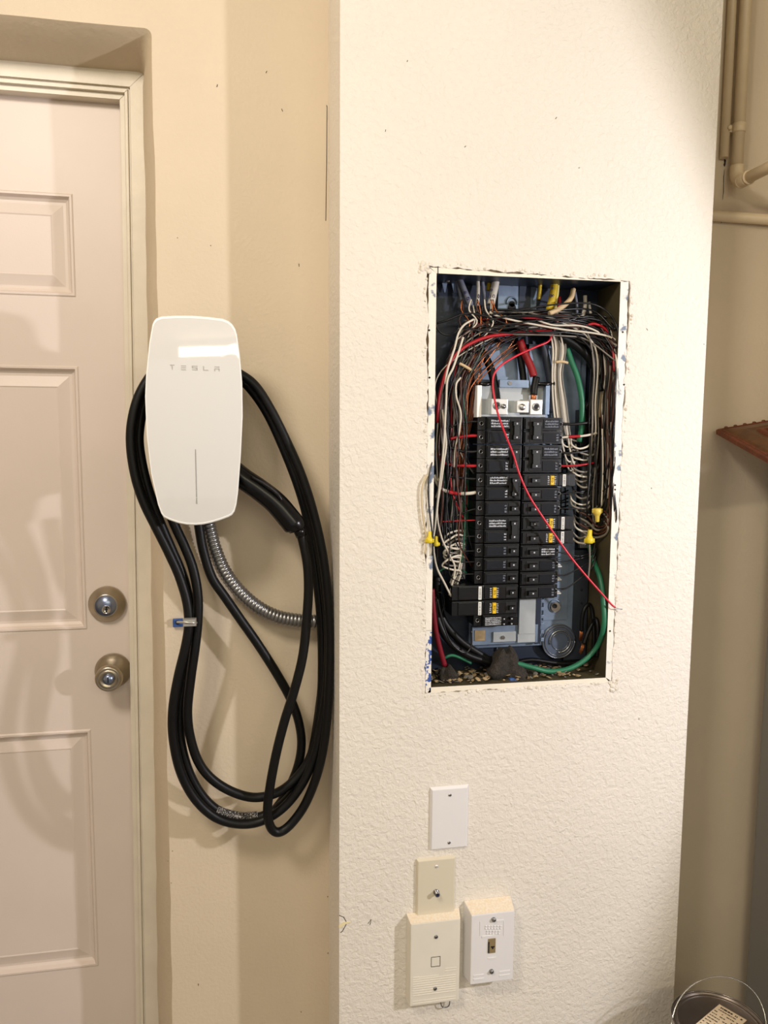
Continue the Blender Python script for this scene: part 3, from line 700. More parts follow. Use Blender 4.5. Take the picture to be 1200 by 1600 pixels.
mb = MB(); a, b = P(908, 640, 1.375), P(930, 705, 1.375); mb.box((a.x, 1.375, b.z), (b.x, 1.405, a.z)); mb.build('terminal_block', blackg, pan, bevel=.001)
cable('ground_cable', [(886, 545, 1.378), (893, 565, 1.374), (903, 592, 1.370), (909, 625, 1.368), (909, 665, 1.370), (905, 690, 1.374)], .0052, green_c, 'thick green cable dropping at the upper right of the panel')
cable('ground_cable', [(921, 852, 1.385), (928, 878, 1.383), (938, 905, 1.378), (943, 945, 1.366), (943, 980, 1.358), (934, 1008, 1.352), (915, 1030, 1.349), (888, 1045, 1.347), (858, 1049, 1.348), (832, 1043, 1.350), (808, 1037, 1.355), (790, 1036, 1.362)], .0048, green_c, 'long green cable looping round the lower right corner')
cable('ground_cable', [(694, 1028, 1.375), (706, 1024, 1.372), (720, 1028, 1.370), (736, 1036, 1.372)], .0030, green_c, 'short green cable arching at the lower left corner')
cable('stub_cable', [(908.5, 986, 1.372), (909, 970, 1.372), (912, 954, 1.372), (918, 945, 1.374), (923, 947, 1.376), (926, 962, 1.380), (928, 990, 1.386), (928, 1015, 1.392)], .0040, blackc, 'black cable stub bent over, bare copper tip pointing down', [('copper_strands', [(908.5, 983, 1.372), (907, 1000, 1.371)], .0042, copper)])
cable('stub_cable', [(912, 1006, 1.362), (918, 990, 1.364), (926, 974, 1.368), (931, 967, 1.372), (934, 980, 1.380), (934, 1005, 1.388), (932, 1026, 1.394)], .0040, blackc, 'black cable stub leaning right, lower bare copper tip', [('copper_strands', [(912, 1005, 1.362), (907, 1020, 1.360)], .0042, copper)])
cable('floor_cable', [(683, 900, 1.392), (684, 940, 1.390), (694, 972, 1.385), (718, 1000, 1.378), (750, 1022, 1.374), (782, 1040, 1.372)], .0075, blackc, 'upper thick black cable sweeping from the left wall to the putty')
cable('floor_cable', [(679, 930, 1.380), (684, 968, 1.376), (700, 1000, 1.370), (728, 1022, 1.366), (760, 1034, 1.366), (780, 1042, 1.366)], .0070, blackc, 'lower thick black cable sweeping from the left wall to the putty')
cable('floor_cable', [(675, 920, 1.350), (677, 950, 1.350), (681, 985, 1.352), (687, 1012, 1.355), (695, 1040, 1.358)], .0050, mat('crimson_cable', (120, 16, 34), .4), 'thick crimson cable running down the left wall into a putty plug')
cable('floor_cable', [(800, 1037, 1.392), (830, 1031, 1.392), (870, 1036, 1.390), (905, 1035, 1.388), (930, 1022, 1.388)], .0046, blackc, 'black cable lying along the bottom behind the green loop')
# special wires
wt = thing('loose_wire', P(775, 580, 1.36), 'bright red loose wire hanging diagonally across all the breakers', 'wire')
mb = MB(); mb.tube(spline(px([(868, 512, 1.362), (862, 524, 1.360), (856, 534, 1.358), (835, 543, 1.356), (805, 557, 1.354), (783, 571, 1.352), (772, 585, 1.350), (770, 602, 1.346), (773, 625, 1.338), (779, 650, 1.330), (790, 680, 1.325), (802, 710, 1.323), (812, 742, 1.322), (827, 775, 1.322), (848, 808, 1.321), (870, 840, 1.320), (893, 872, 1.318), (916, 900, 1.315), (938, 925, 1.312), (955, 944, 1.311), (961, 949, 1.311)]), 6), .0019, 9); mb.build('jacket', red_hang, wt)
mb = MB(); mb.tube(spline(px([(960, 948.5, 1.311), (965, 951, 1.311), (972, 952, 1.311)]), 4), .0010, 7); mb.build('bare_tip', galv, wt)
wire('wire', [(862, 518, 1.356), (830, 519, 1.352), (795, 522, 1.350), (760, 527, 1.348), (728, 541, 1.346), (706, 562, 1.345), (694, 590, 1.346), (686, 620, 1.350), (683, 660, 1.356)], .0031, WC['red'], 'thickest red wire arching from upper centre to the left side')
wire('wire', [(915, 509, 1.352), (928, 506, 1.350), (943, 512, 1.350), (953, 525, 1.352), (958, 548, 1.356), (960, 580, 1.362)], .0024, WC['red'], 'red wire arching over at the upper right corner')
wire('wire', [(765, 488, 1.356), (775, 493, 1.352), (800, 500, 1.348), (840, 508, 1.346), (880, 515, 1.345), (930, 521, 1.344), (958, 529, 1.344), (973, 545, 1.345), (979, 575, 1.338), (975, 605, 1.342), (968, 650, 1.350)], .0019, WC['white'], 'longest white wire swept across the top to the right edge')
wire('wire', [(838, 500, 1.349), (865, 508, 1.347), (905, 509, 1.346), (933, 518, 1.346), (955, 535, 1.348), (963, 560, 1.350), (964, 590, 1.352)], .0018, WC['white'], 'white wire just above the longest one, right half of the arch')
wire('wire', [(740, 499, 1.350), (725, 508, 1.346), (716, 522, 1.343), (710, 545, 1.341), (700, 575, 1.341), (695, 600, 1.345)], .0019, WC['white'], 'white wire curling down at upper left in front of the reds')
wire('wire', [(724, 527, 1.344), (716, 552, 1.342), (708, 575, 1.341), (699, 595, 1.341), (697, 630, 1.343), (693, 700, 1.345), (686, 760, 1.346), (680, 820, 1.340), (677, 850, 1.336), (682, 885, 1.338), (694, 910, 1.345), (705, 932, 1.355)], .0020, WC['white'], 'long white wire running down the whole left side')
wire('wire', [(691, 640, 1.350), (697, 690, 1.346), (694, 720, 1.345), (690, 750, 1.346), (683, 800, 1.345), (690, 840, 1.348), (703, 868, 1.352), (711, 890, 1.356), (702, 930, 1.362)], .0018, WC['white'], 'white wire bowing right and back at mid left')
wire('wire', [(720, 590, 1.352), (713, 600, 1.350), (713, 620, 1.350), (720, 645, 1.350), (718, 670, 1.352), (712, 700, 1.356), (709, 730, 1.36)], .0018, WC['white'], 'white wire with a kink to the right beside the copper wires')
wire('wire', [(683, 505, 1.362), (700, 500, 1.358), (727, 490, 1.354), (755, 493, 1.350), (790, 506, 1.348), (830, 520, 1.35)], .0018, WC['black'], 'black wire bridging above the red arch at upper left')
wire('wire', [(765, 492, 1.345), (810, 485, 1.343), (850, 478, 1.342), (890, 474, 1.341), (925, 475, 1.341), (950, 488, 1.342), (963, 508, 1.343), (967, 530, 1.344), (972, 560, 1.346)], .0017, WC['black'], 'thin black wire making the highest arch at the upper right')
wire('wire', [(968, 500, 1.345), (967, 525, 1.340), (976, 540, 1.330), (980, 560, 1.326), (977, 582, 1.330), (968, 605, 1.340), (962, 640, 1.350)], .0018, WC['black'], 'black wire bulging out over the right flange')
wire('wire', [(682, 778, 1.352), (688, 757, 1.352), (683, 748, 1.35)], .0028, WC['white'], 'short white wire stub curving behind the left edge')
# breaker feeds on the left
def feed(y, m, r, label, x0=700, bow=6, pts=None):
    return wire('feed_wire', pts or [(x0-8, y-bow*2, 1.375), (x0+4, y-bow*.4, 1.368), (x0+25, y, 1.362), (749, y, 1.360)], r, m, label, group='feed wires of the left column')
feed(662, WC['black'], .0018, 'black feed wire into the uppermost left terminal', pts=[(700, 670, 1.368), (715, 663, 1.365), (735, 659, 1.362), (749, 659, 1.36)])
feed(682, WC['red'], .0030, 'thick red feed wire, upper of the two into the left column', pts=[(703, 686, 1.368), (718, 683, 1.364), (735, 681, 1.361), (748, 681, 1.360)])
feed(704, WC['black'], .0026, 'thick black feed wire between the two thick red ones', pts=[(703, 699, 1.37), (718, 704, 1.366), (735, 706, 1.362), (749, 705, 1.36)])
feed(727, WC['red'], .0030, 'thick red feed wire, lower of the two into the left column', pts=[(683, 708, 1.375), (692, 722, 1.370), (710, 727, 1.365), (735, 728, 1.361), (748, 728, 1.360)])
feed(750, WC['black'], .0022, 'black feed wire level with the third double breaker', pts=[(700, 744, 1.37), (715, 746, 1.366), (735, 748, 1.362), (749, 748, 1.36)])
t_ = thing('feed_wire', P(748, 771, 1.36), 'white feed wire banded with red tape into the left column', 'wire', 'feed wires of the left column')
mb = MB(); mb.tube(spline(px([(678, 742, 1.355), (684, 757, 1.357), (694, 766, 1.360), (712, 771, 1.361), (732, 771, 1.361), (747, 769, 1.360)]), 8), .0032, 10); mb.build('jacket', WC['white'], t_)
mb = MB(); mb.tube(spline(px([(700, 768.2, 1.3605), (710, 770.6, 1.361), (719, 771.5, 1.361)]), 5), .0035, 10); mb.build('red_tape', WC['red'], t_)
feed(795, WC['black'], .0014, 'thin black feed wire sloping up into a single breaker', pts=[(705, 818, 1.37), (715, 806, 1.366), (735, 797, 1.362), (749, 795, 1.36)])
feed(813, WC['red'], .0013, 'thin red feed wire, straight, at mid height', pts=[(690, 815, 1.362), (710, 814, 1.362), (735, 813, 1.361), (749, 813, 1.36)])
for k, y in enumerate((838, 861, 878, 897)):
    feed(y, WC['black'], .0013, ['thin black feed wire beside the white coil at left', 'thin black feed wire of the upper lone breaker', 'thin black feed wire of the middle lone breaker', 'thin black feed wire of the lower lone breaker'][k], x0=712, bow=-3)
# right feeds
def rfeed(pts, m, r, label): return wire('feed_wire', pts, r, m, label, group='feed wires of the right column')
rfeed([(878, 662, 1.362), (895, 663, 1.360), (915, 661, 1.360), (932, 661, 1.364)], WC['black'], .0028, 'thick black feed wire out of the top right terminal')
t_ = thing('feed_wire', P(878, 683, 1.36), 'white feed wire with red tape out of the right column', 'wire', 'feed wires of the right column')
mb = MB(); mb.tube(spline(px([(875, 684, 1.362), (890, 682.5, 1.358), (912, 681, 1.356), (932, 677, 1.358)]), 8), .0022, 9); mb.build('jacket', WC['white'], t_)
mb = MB(); mb.tube(spline(px([(888, 682.7, 1.358), (900, 682, 1.357), (906, 681.5, 1.3565)]), 5), .0027, 9); mb.build('red_tape', WC['red'], t_)
rfeed([(874, 706, 1.362), (890, 708, 1.360), (915, 705, 1.362), (930, 700, 1.366)], WC['black'], .0022, 'black feed wire between the taped and the red one at right')
rfeed([(874, 728, 1.360), (892, 728, 1.358), (912, 726, 1.358), (928, 723, 1.360)], WC['red'], .0020, 'red feed wire out of the second right breaker')
for k, (y, e) in enumerate(((772, 770), (795, 800), (862, 868), (878, 872), (899, 880), (920, 893))):
    lab = ['thin black feed wire under the highest yellow button breaker', 'thin black feed wire above the paired yellow button breakers', 'thin black feed wire sagging from the white-printed breaker',
           'thin black feed wire, straight, from third lowest right breaker', 'thin black feed wire climbing right from second lowest right breaker', 'thin black feed wire climbing steeply from the lowest right breaker'][k]
    rfeed([(868, y, 1.362), (885, y+(3 if k == 2 else -1), 1.362), (905, (y+e)/2+(4 if k == 2 else -2), 1.362), (925, e-6, 1.366)] + ([(931, e-25, 1.37)] if k > 1 else []), WC['black'], .0014, lab)
# beige and black wires outside the left edge
wire('wire', [(668, 742, 1.3165), (660, 760, 1.3155), (659, 785, 1.3155), (662, 815, 1.3155), (666, 840, 1.3155), (664, 866, 1.316)], .0017, WC['beige'], 'beige wire lying on the wall along the left of the opening')
wire('wire', [(680, 705, 1.335), (675, 722, 1.322), (670, 750, 1.317), (670, 785, 1.317), (673, 815, 1.317), (676, 840, 1.317), (676, 868, 1.318)], .0016, WC['black'], 'black wire hanging over the left flange beside the beige one')
# wire nuts
def nut(x, y, D, up_, label, m, s_=1.0):
    c = P(x, y, D); ax = (0.05, 0, -1 if up_ else 1); t_ = thing('wire_nut', c, label, 'wire connector', 'yellow wire nuts'); mb = MB()
    mb.lathe(c, ax, [(-.012*s_, .0068*s_), (-.010*s_, .0085*s_), (-.003*s_, .0083*s_), (0, .0062*s_), (.003*s_, .0046*s_), (.013*s_, .0040*s_), (.014*s_, .003*s_)], 10); mb.build('cap', m, t_)
    mb = MB(); z = -.007*s_*(-1 if up_ else 1); mb.box((c.x-.0105*s_, c.y-.0015, c.z+z-.004*s_), (c.x+.0105*s_, c.y+.0015, c.z+z+.004*s_)); mb.build('wing', m, t_, bevel=.001)
nut(933, 804, 1.340, True, 'pale yellow wire nut with tip down, higher one at right', nutm2)
nut(921, 839, 1.345, False, 'bright yellow wire nut with tip up, lower one at right', nutm)
nut(671, 840, 1.314, False, 'yellow wire nut on the left edge of the panel opening', nutm, .8)
nut(681, 846, 1.335, False, 'yellow wire nut just inside the left edge', nutm, .7)

# bundles: one object per wire
gl = {'black': 'thin black wire', 'white': 'thin white wire', 'red': 'thin red wire', 'green': 'thin green wire', 'bare copper': 'bare copper wire', 'grey': 'thin grey wire', 'brown': 'thin brown wire'}
rw = random.Random(21)
def bundle(n, colours, fn, where, grp):
    for k in range(n):
        col = colours[k % len(colours)]
        pts, r = fn(k, rw)
        wire('wire', pts, r, WC[col], gl[col]+' '+where, group=gl[col]+'s '+grp, seg=5, n=6)
def left_wire(k, rr):
    lane = rr.uniform(686, 734); D = rr.uniform(1.352, 1.392); sh = lambda y: -(y-430)*.018
    sx, sy = rr.uniform(745, 880), rr.uniform(492, 522)
    pts = [(sx, sy, D), (sx-(sx-lane)*.45, sy+rr.uniform(6, 16), D), (lane+rr.uniform(14, 26), sy+rr.uniform(32, 50), D-.004)]
    y = rr.uniform(590, 615); D2 = D
    yend = rr.choice([690, 740, 800, 840, 880, 900, 860])+rr.uniform(-12, 12)
    while y < yend:
        pts.append((lane+sh(y)+rr.uniform(-5, 5), y, max(1.34, min(1.398, D2+rr.uniform(-.005, .005))))); y += rr.uniform(42, 66)
    if rr.random() < .5 and lane > 700: pts.append((min(lane+16, 742), yend+8, 1.375))
    return pts, rr.choice([.0011, .0014, .0016, .0017])
bundle(46, ['black', 'white', 'black', 'brown', 'black', 'black', 'grey', 'black', 'black', 'brown', 'black', 'green', 'black', 'grey', 'red', 'black'], left_wire, 'in the tangle down the left side of the panel', 'down the left side')
def copper_wire(k, rr):
    sx = rr.uniform(752, 815); D = rr.uniform(1.36, 1.375); lane = 712+k*1.5
    return [(sx, rr.uniform(525, 545), D), (sx-28, 560+rr.uniform(-4, 8), D), (lane+20-rr.uniform(0, 6), 600+rr.uniform(-10, 10), D), (lane+8, 650, D+.004), (lane-2, 700, D+.006), (lane-4, 760, D+.012)], .0010
bundle(14, ['bare copper', 'brown', 'bare copper'], copper_wire, 'fanning out beside the left column', 'beside the left column')
def right_wire(k, rr):
    lane = rr.uniform(930, 972); D = rr.uniform(1.352, 1.392); sh = lambda y: -(y-438)*.036
    sx, sy = rr.uniform(770, 880), rr.uniform(488, 512)
    pts = [(sx, sy, D), (sx+(lane-sx)*.5, sy+rr.uniform(4, 14), D), (lane-14, sy+rr.uniform(26, 44), D-.004)]
    y = rr.uniform(560, 590); yend = rr.choice([700, 740, 780, 800, 830])+rr.uniform(-12, 12)
    while y < yend:
        pts.append((lane+sh(y)+rr.uniform(-4, 4), y, max(1.34, min(1.396, D+rr.uniform(-.005, .005))))); y += rr.uniform(42, 66)
    if rr.random() < .6: pts.append((922, yend+6, 1.38))
    return pts, rr.choice([.0013, .0016, .0017])
bundle(44, ['black', 'black', 'grey', 'black', 'black', 'white', 'black', 'brown'], right_wire, 'in the tangle down the right side of the panel', 'down the right side')
def cross_wire(k, rr):
    D = rr.uniform(1.345, 1.385); y0, y1 = rr.uniform(484, 520), rr.uniform(484, 535)
    return [(rr.uniform(715, 780), y0, D), (rr.uniform(790, 820), (y0*2+y1)/3+rr.uniform(-6, 6), D-.006), (rr.uniform(850, 880), (y0+2*y1)/3+rr.uniform(-8, 4), D-.006), (rr.uniform(915, 945), y1+rr.uniform(-4, 10), D), (rr.uniform(950, 966), y1+rr.uniform(20, 45), D+.004)], rr.choice([.0014, .0017, .0019])
bundle(32, ['black', 'black', 'grey', 'black', 'red', 'black', 'black', 'black', 'white', 'black', 'brown', 'black'], cross_wire, 'crossing the top of the panel from side to side', 'crossing the top')
def upper_fan(k, rr):
    sx = rr.choice([722, 736, 746, 757, 767, 770]); D = rr.uniform(1.355, 1.375)
    return [(sx, 468, D), (sx+rr.uniform(-4, 6), 485, D-.004), (sx+rr.uniform(-10, 22), 505, D-.006), (sx+rr.uniform(-25, 50), 530+rr.uniform(-8, 8), D)], .0013
bundle(16, ['white', 'brown', 'black', 'bare copper'], upper_fan, 'leaving the cable ends at the upper left', 'at the upper left')
def white_drop(k, rr):
    D = rr.uniform(1.362, 1.38); x = 862+k*2.2
    ye = [700, 712, 722, 735, 690, 705, 716, 728, 742, 750][k % 10]
    return [(x-3, 520, D), (x+2, 545, D-.004), (x+1-k*.5, 585, D-.004), (x+2, 625, D), (x+7, 665, D), (x+18, ye-6, D+.004), (x+32, ye, D+.008)], .0017
bundle(10, ['white', 'grey', 'white', 'white'], white_drop, 'dropping beside the top right breakers', 'beside the top right breakers')
def curl_right(k, rr):
    y = 700+k*8.5; x = rr.uniform(890, 902); D = rr.uniform(1.362, 1.376)
    return [(x, y-14, D+.01), (x+3, y-4, D), (x+14, y+rr.uniform(0, 5), D-.004), (x+28, y+rr.uniform(-4, 3), D), (x+34, y-12, D+.012)], rr.choice([.0017, .002])
bundle(18, ['white', 'grey', 'white', 'black', 'grey'], curl_right, 'curled at the right neutral bar', 'at the right neutral bar')
def curl_left(k, rr):
    y = 838+k*6.5; D = rr.uniform(1.352, 1.372)
    return [(727, y-6, D+.012), (716, y-9, D), (699+rr.uniform(-4, 6), y-3, D-.006), (691+rr.uniform(-3, 5), y+7, D-.004), (704+rr.uniform(-3, 8), y+13, D-.004), (720+rr.uniform(-5, 5), y+16, D+.004), (716, y+rr.uniform(30, 50), D+.01), (703, y+rr.uniform(55, 80), D+.012)], .0019
bundle(7, ['white', 'white', 'grey'], curl_left, 'curled at the left neutral bar', 'at the left neutral bar')
for k in range(4):
    wire('wire', [(905, 800+k*9, 1.37), (918, 806+k*10, 1.36), (932, 822+k*6, 1.358), (946, 820+k*5, 1.36), (950, 805+k*6, 1.366), (940, 795+k*5, 1.372)], .0021, WC['grey' if k % 2 else 'brown'], gl['grey' if k % 2 else 'brown']+' looped under the right wire nuts', group='wires looped under the right wire nuts')
for k, (a, b) in enumerate((((921, 850), (919, 905)), ((931, 792), (930, 690)), ((935, 792), (940, 680)), ((940, 790), (941, 670)))):
    wire('wire', [(a[0], a[1], 1.345), ((a[0]+b[0])/2+1.5, (a[1]+b[1])/2, 1.347), (b[0], b[1], 1.352)], .0016, WC[['grey', 'black', 'black', 'white'][k]],
         ['grey wire hanging straight below the lower right wire nut', 'black wire entering the pale wire nut from the left', 'black wire entering the middle of the pale wire nut', 'white wire entering the pale wire nut from the right'][k])
wire('wire', [(683, 935, 1.345), (690, 965, 1.345), (700, 995, 1.345), (712, 1012, 1.345), (727, 1020, 1.346), (736, 1010, 1.348), (737, 985, 1.35)], .0017, WC['black'], 'black wire drooping in a loop at the lower left')
wire('wire', [(684, 925, 1.38), (692, 928, 1.38), (694, 945, 1.38), (688, 962, 1.38)], .0016, WC['black'], 'short black squiggle of wire below the left tangle')
wire('wire', [(685, 893, 1.36), (695, 888, 1.358), (703, 890, 1.36)], .0020, WC['green'], 'short teal wire arching at the lower left')
# zip tie
mb = MB(); mb.tube(spline(px([(718, 568, 1.345), (726, 572, 1.343), (736, 578, 1.345)]), 4), .0028, 6); tag(mb.build('cable_tie', jt), 'tan tape tie round the upper left copper wires', 'cable tie')
mb = MB(); mb.tube(spline(px([(868, 566, 1.352), (878, 565, 1.350), (887, 567, 1.352)]), 4), .0026, 6); tag(mb.build('cable_tie', jt), 'tan tie round the white wires at upper right', 'cable tie')

# duct-seal putty and rubble
def lump(name, x, y, D, rx, ry, rz, label, seed, m=putty):
    c = P(x, y, D); bm = bmesh.new(); bmesh.ops.create_icosphere(bm, subdivisions=4, radius=1.0); rr = random.Random(seed)
    dirs = [Vector((rr.uniform(-1, 1), rr.uniform(-1, 1), rr.uniform(-1, 1))).normalized() for _ in range(60)]
    for v in bm.verts:
        d = 1+sum(max(0, v.co.normalized().dot(q)-.86)*1.6 for q in dirs)-.18
        v.co = Vector((v.co.x*rx*d, v.co.y*ry*d, v.co.z*rz*d))
        if v.co.z > 0: v.co.x *= 1-.55*v.co.z/(rz*1.2); v.co.y *= 1-.3*v.co.z/(rz*1.2)
        v.co += c+Vector((rr.uniform(-1, 1), rr.uniform(-1, 1), rr.uniform(-1, 1)))*.0007
    me = bpy.data.meshes.new(name); bm.to_mesh(me); bm.free(); me.materials.append(m)
    for p_ in me.polygons: p_.use_smooth = True
    o = bpy.data.objects.new(name, me); C.objects.link(o); return tag(o, label, 'putty')
lump('duct_seal_lump', 789, 1044, 1.362, .031, .024, .028, 'large crumbly dark grey putty mound at the bottom of the panel', 3)
lump('duct_seal_lump', 697, 1051, 1.360, .013, .013, .014, 'small dark putty plug round the crimson cable', 9)
mb = MB(); a = P(804, 1063, 1.338); mb.lathe(a, (1, 0, 0), [(-.011, .004), (-.009, .006), (.009, .006), (.011, .004)], 12); tag(mb.build('conduit_cap', bluep), 'small blue plastic piece at the foot of the putty mound', 'plastic cap')
mb = MB(); rr = random.Random(4)
for k in range(260):
    x = rr.uniform(BX0+.006, BX1-.01); y = rr.uniform(PIER+.006, BK-.006); s_ = rr.uniform(.002, .007)
    if x > BX1-.06 and rr.random() < .7: continue
    ax = Vector((rr.uniform(-.5, .5), rr.uniform(-.5, .5), 1)).normalized(); mb.lathe((x, y, BZ0+.002+rr.uniform(0, .007)), ax, [(-.0008, s_*.7), (.0002, s_), (.0009, s_*.6)], 5, m=rr.choice([0, 0, 1]))
tag(mb.build('rubble', [debris_m, debris_g]), 'tan and grey plaster crumbs littering the bottom of the panel', 'debris', kind='stuff')

# ------------------------------------------------------------------ wall connector
ch = thing('charging_station', (-.072, WALL, EYE+.01), 'white glass car charger on the wall beside the door', 'car charger')
OUT = [(244.5, 498), (252, 495), (275, 493.8), (300, 494), (325, 495.8), (348, 498.5), (357, 502), (363, 507), (368, 515), (370.5, 524), (375, 557), (378.6, 599), (379.3, 650), (376.5, 710), (372, 770), (369.5, 788), (366.6, 798.5), (363, 804), (357, 807.5), (345, 812), (330, 816.5), (318, 819), (306, 820), (292, 819.5), (279, 817), (266, 812.5), (256.5, 808), (252.5, 802), (247.5, 788), (237, 740), (230.4, 680), (228, 620), (229.5, 584), (234, 536), (238.5, 508), (241, 502)]
oc = Vector((-.0735, 1.32, EYE+.0125))
op = [P(x, y, 1.322) for x, y in OUT]
def dome(x, z): return -.011*(1-((z-oc.z)/.175)**2)-.004*(1-((x-oc.x)/.080)**2)
def shell(scales, name, m, y_extra=0, close_front=True):
    mb = MB(); n = len(op); prev = None
    for s_, y in scales:
        rg = []
        for p_ in op:
            x = oc.x+(p_.x-oc.x)*s_; z = oc.z+(p_.z-oc.z)*s_
            rg.append((x, y(x, z) if callable(y) else y, z))
        if prev:
            for k in range(n): mb.quad([prev[k], prev[(k+1) % n], rg[(k+1) % n], rg[k]], smooth=True)
        prev = rg
    mb.quad(prev, smooth=True)
    o = mb.build(name, m, ch, recalc=False); bm = bmesh.new(); bm.from_mesh(o.data); bmesh.ops.remove_doubles(bm, verts=bm.verts, dist=1e-5); bmesh.ops.recalc_face_normals(bm, faces=bm.faces); bm.to_mesh(o.data); bm.free(); return o
fy = lambda x, z: 1.318+dome(x, z)
shell([(s_, fy) for s_ in (.975, .9, .8, .7, .6, .5, .4, .3, .2, .1, .03)], 'glass_face', white_glass)
shell([(.97, lambda x, z: fy(x, z)+.0005), (.985, lambda x, z: fy(x, z)-.0006), (.996, lambda x, z: fy(x, z)+.0008), (1.0, lambda x, z: fy(x, z)+.003), (.997, 1.338), (.93, 1.342)], 'bezel', bezel_m)
shell([(.93, 1.340), (.80, 1.352), (.70, 1.372), (.66, WALL-.001)], 'rear_body', blackg)
mb = MB()
def tb(x0, y0, x1, y1):
    a, b = P(x0, y0, 1.306), P(x1, y1, 1.306); yy = fy((a.x+b.x)/2, (a.z+b.z)/2)
    mb.box((a.x, yy-.0006, b.z), (b.x, yy+.0012, a.z))
tb(265.7, 569.6, 272.6, 571.0); tb(268.6, 572, 269.8, 577.6)
for y in (571.0, 574.0, 577.0): tb(283, y, 290.6, y+1.2)
tb(300, 571.4, 308.6, 572.6); tb(300, 572.6, 301.3, 574.6); tb(300, 574.2, 308.6, 575.4); tb(307.2, 575.4, 308.6, 577.8); tb(300, 577.2, 308.6, 578.4)
tb(317.6, 572, 318.8, 579); tb(317.6, 577.8, 325.4, 579)
tb(335, 572.6, 343, 573.8); tb(335, 575.6, 343, 576.8); tb(335, 576.8, 336.2, 580); tb(341.8, 575.6, 343, 580)
mb.build('lettering', greytxt, ch)
mb = MB()
for k in range(8):
    a, b = P(305.6+k*.22, 702+k*10.7, 1.306), P(305.9+k*.22, 702+(k+1)*10.7, 1.306); yy = fy(a.x, (a.z+b.z)/2)
    mb.box((a.x-.0007, yy-.0004, b.z), (a.x+.0007, yy+.0012, a.z))
mb.build('status_line', greyln, ch)

# charging cable with its handle
cc_ = thing('charging_cable', P(300, 700, 1.40), 'long black charging cable coiled round the white charger', 'cable')
CR = .0086
def strand(pts, r=CR): 
    mb.tube(spline(px(pts), 9), r, 14)
mb = MB()
strand([(466, 822, 1.372), (473, 845, 1.372), (480, 880, 1.370), (482, 920, 1.369), (479, 970, 1.368), (473, 1025, 1.367), (460, 1078, 1.366), (445, 1125, 1.365), (431, 1180, 1.364), (421, 1235, 1.364), (418, 1270, 1.366), (424, 1294, 1.369), (437, 1300, 1.372), (456, 1286, 1.376), (478, 1254, 1.380), (497, 1205, 1.384), (508, 1150, 1.386), (514, 1080, 1.388), (516, 1000, 1.390), (512, 930, 1.390), (503, 860, 1.390), (488, 795, 1.390), (470, 740, 1.390), (448, 690, 1.390), (423, 640, 1.388), (398, 602, 1.386), (370, 582, 1.386), (340, 570, 1.388)])
strand([(340, 575, 1.404), (372, 590, 1.404), (395, 612, 1.404), (420, 650, 1.406), (445, 705, 1.408), (466, 760, 1.410), (480, 810, 1.412), (490, 870, 1.414), (499, 940, 1.414), (503, 1000, 1.414), (503, 1070, 1.412), (499, 1120, 1.410), (488, 1175, 1.406), (466, 1212, 1.402), (436, 1237, 1.398), (400, 1246, 1.396), (365, 1238, 1.394), (332, 1218, 1.392), (310, 1190, 1.390), (297, 1150, 1.388), (293, 1110, 1.386), (298, 1060, 1.384), (305, 1010, 1.384), (309, 970, 1.386), (309, 930, 1.388), (302, 890, 1.390), (289, 855, 1.392), (272, 818, 1.394), (254, 770, 1.396), (246, 720, 1.396), (248, 660, 1.396)])
strand([(260, 560, 1.376), (235, 588, 1.374), (216, 622, 1.372), (206, 662, 1.371), (205, 700, 1.371), (212, 745, 1.372), (225, 785, 1.374), (244, 824, 1.376), (263, 862, 1.378), (280, 900, 1.380), (292, 940, 1.378), (295, 975, 1.376), (290, 1010, 1.375), (278, 1060, 1.374), (270, 1110, 1.374), (271, 1155, 1.376), (282, 1205, 1.378), (304, 1247, 1.380), (335, 1276, 1.382), (370, 1287, 1.384), (405, 1284, 1.386), (438, 1266, 1.388), (465, 1236, 1.390), (486, 1196, 1.394), (500, 1145, 1.396), (510, 1080, 1.398), (513, 1000, 1.400), (508, 930, 1.402), (498, 860, 1.404), (484, 800, 1.406), (466, 745, 1.408), (440, 690, 1.41)])
strand([(262, 565, 1.400), (240, 598, 1.398), (224, 635, 1.396), (217, 680, 1.394), (220, 715, 1.394), (229, 755, 1.394), (242, 795, 1.395), (256, 830, 1.396), (270, 862, 1.397), (284, 895, 1.398), (294, 930, 1.400), (300, 970, 1.402), (298, 1010, 1.402), (290, 1055, 1.400), (281, 1110, 1.398), (283, 1160, 1.396), (296, 1208, 1.396), (318, 1246, 1.396), (345, 1269, 1.397), (378, 1278, 1.399), (410, 1275, 1.402), (440, 1257, 1.405), (464, 1228, 1.408), (484, 1188, 1.410), (496, 1130, 1.414), (505, 1050, 1.424), (506, 980, 1.43), (500, 900, 1.43)])
strand([(308, 800, 1.400), (312, 830, 1.400), (318, 862, 1.400), (331, 902, 1.400), (351, 932, 1.402), (376, 968, 1.404), (404, 1008, 1.406), (432, 1052, 1.410), (453, 1090, 1.415), (466, 1125, 1.418), (471, 1160, 1.420), (466, 1195, 1.42), (452, 1230, 1.422), (432, 1262, 1.424), (405, 1283, 1.424)])
mb.build('coils', blackc, cc_)
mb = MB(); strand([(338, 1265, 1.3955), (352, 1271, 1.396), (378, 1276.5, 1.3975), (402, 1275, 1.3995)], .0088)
mb.build('scuff_glare', mat('scuff_glare_grey', (170, 164, 158), .6, mottle=(420, 0, .48, .66), col2=(14, 14, 15)), cc_)  # silvery glare on the dusty scuff painted as a pale mottled sleeve
mb = MB()   # handle hanging in the dock
hp = spline(px([(350, 722, 1.392), (378, 746, 1.386), (405, 765, 1.382), (430, 785, 1.378), (450, 808, 1.374), (461, 822, 1.372), (464, 828, 1.372)]), 8)
rr_ = []
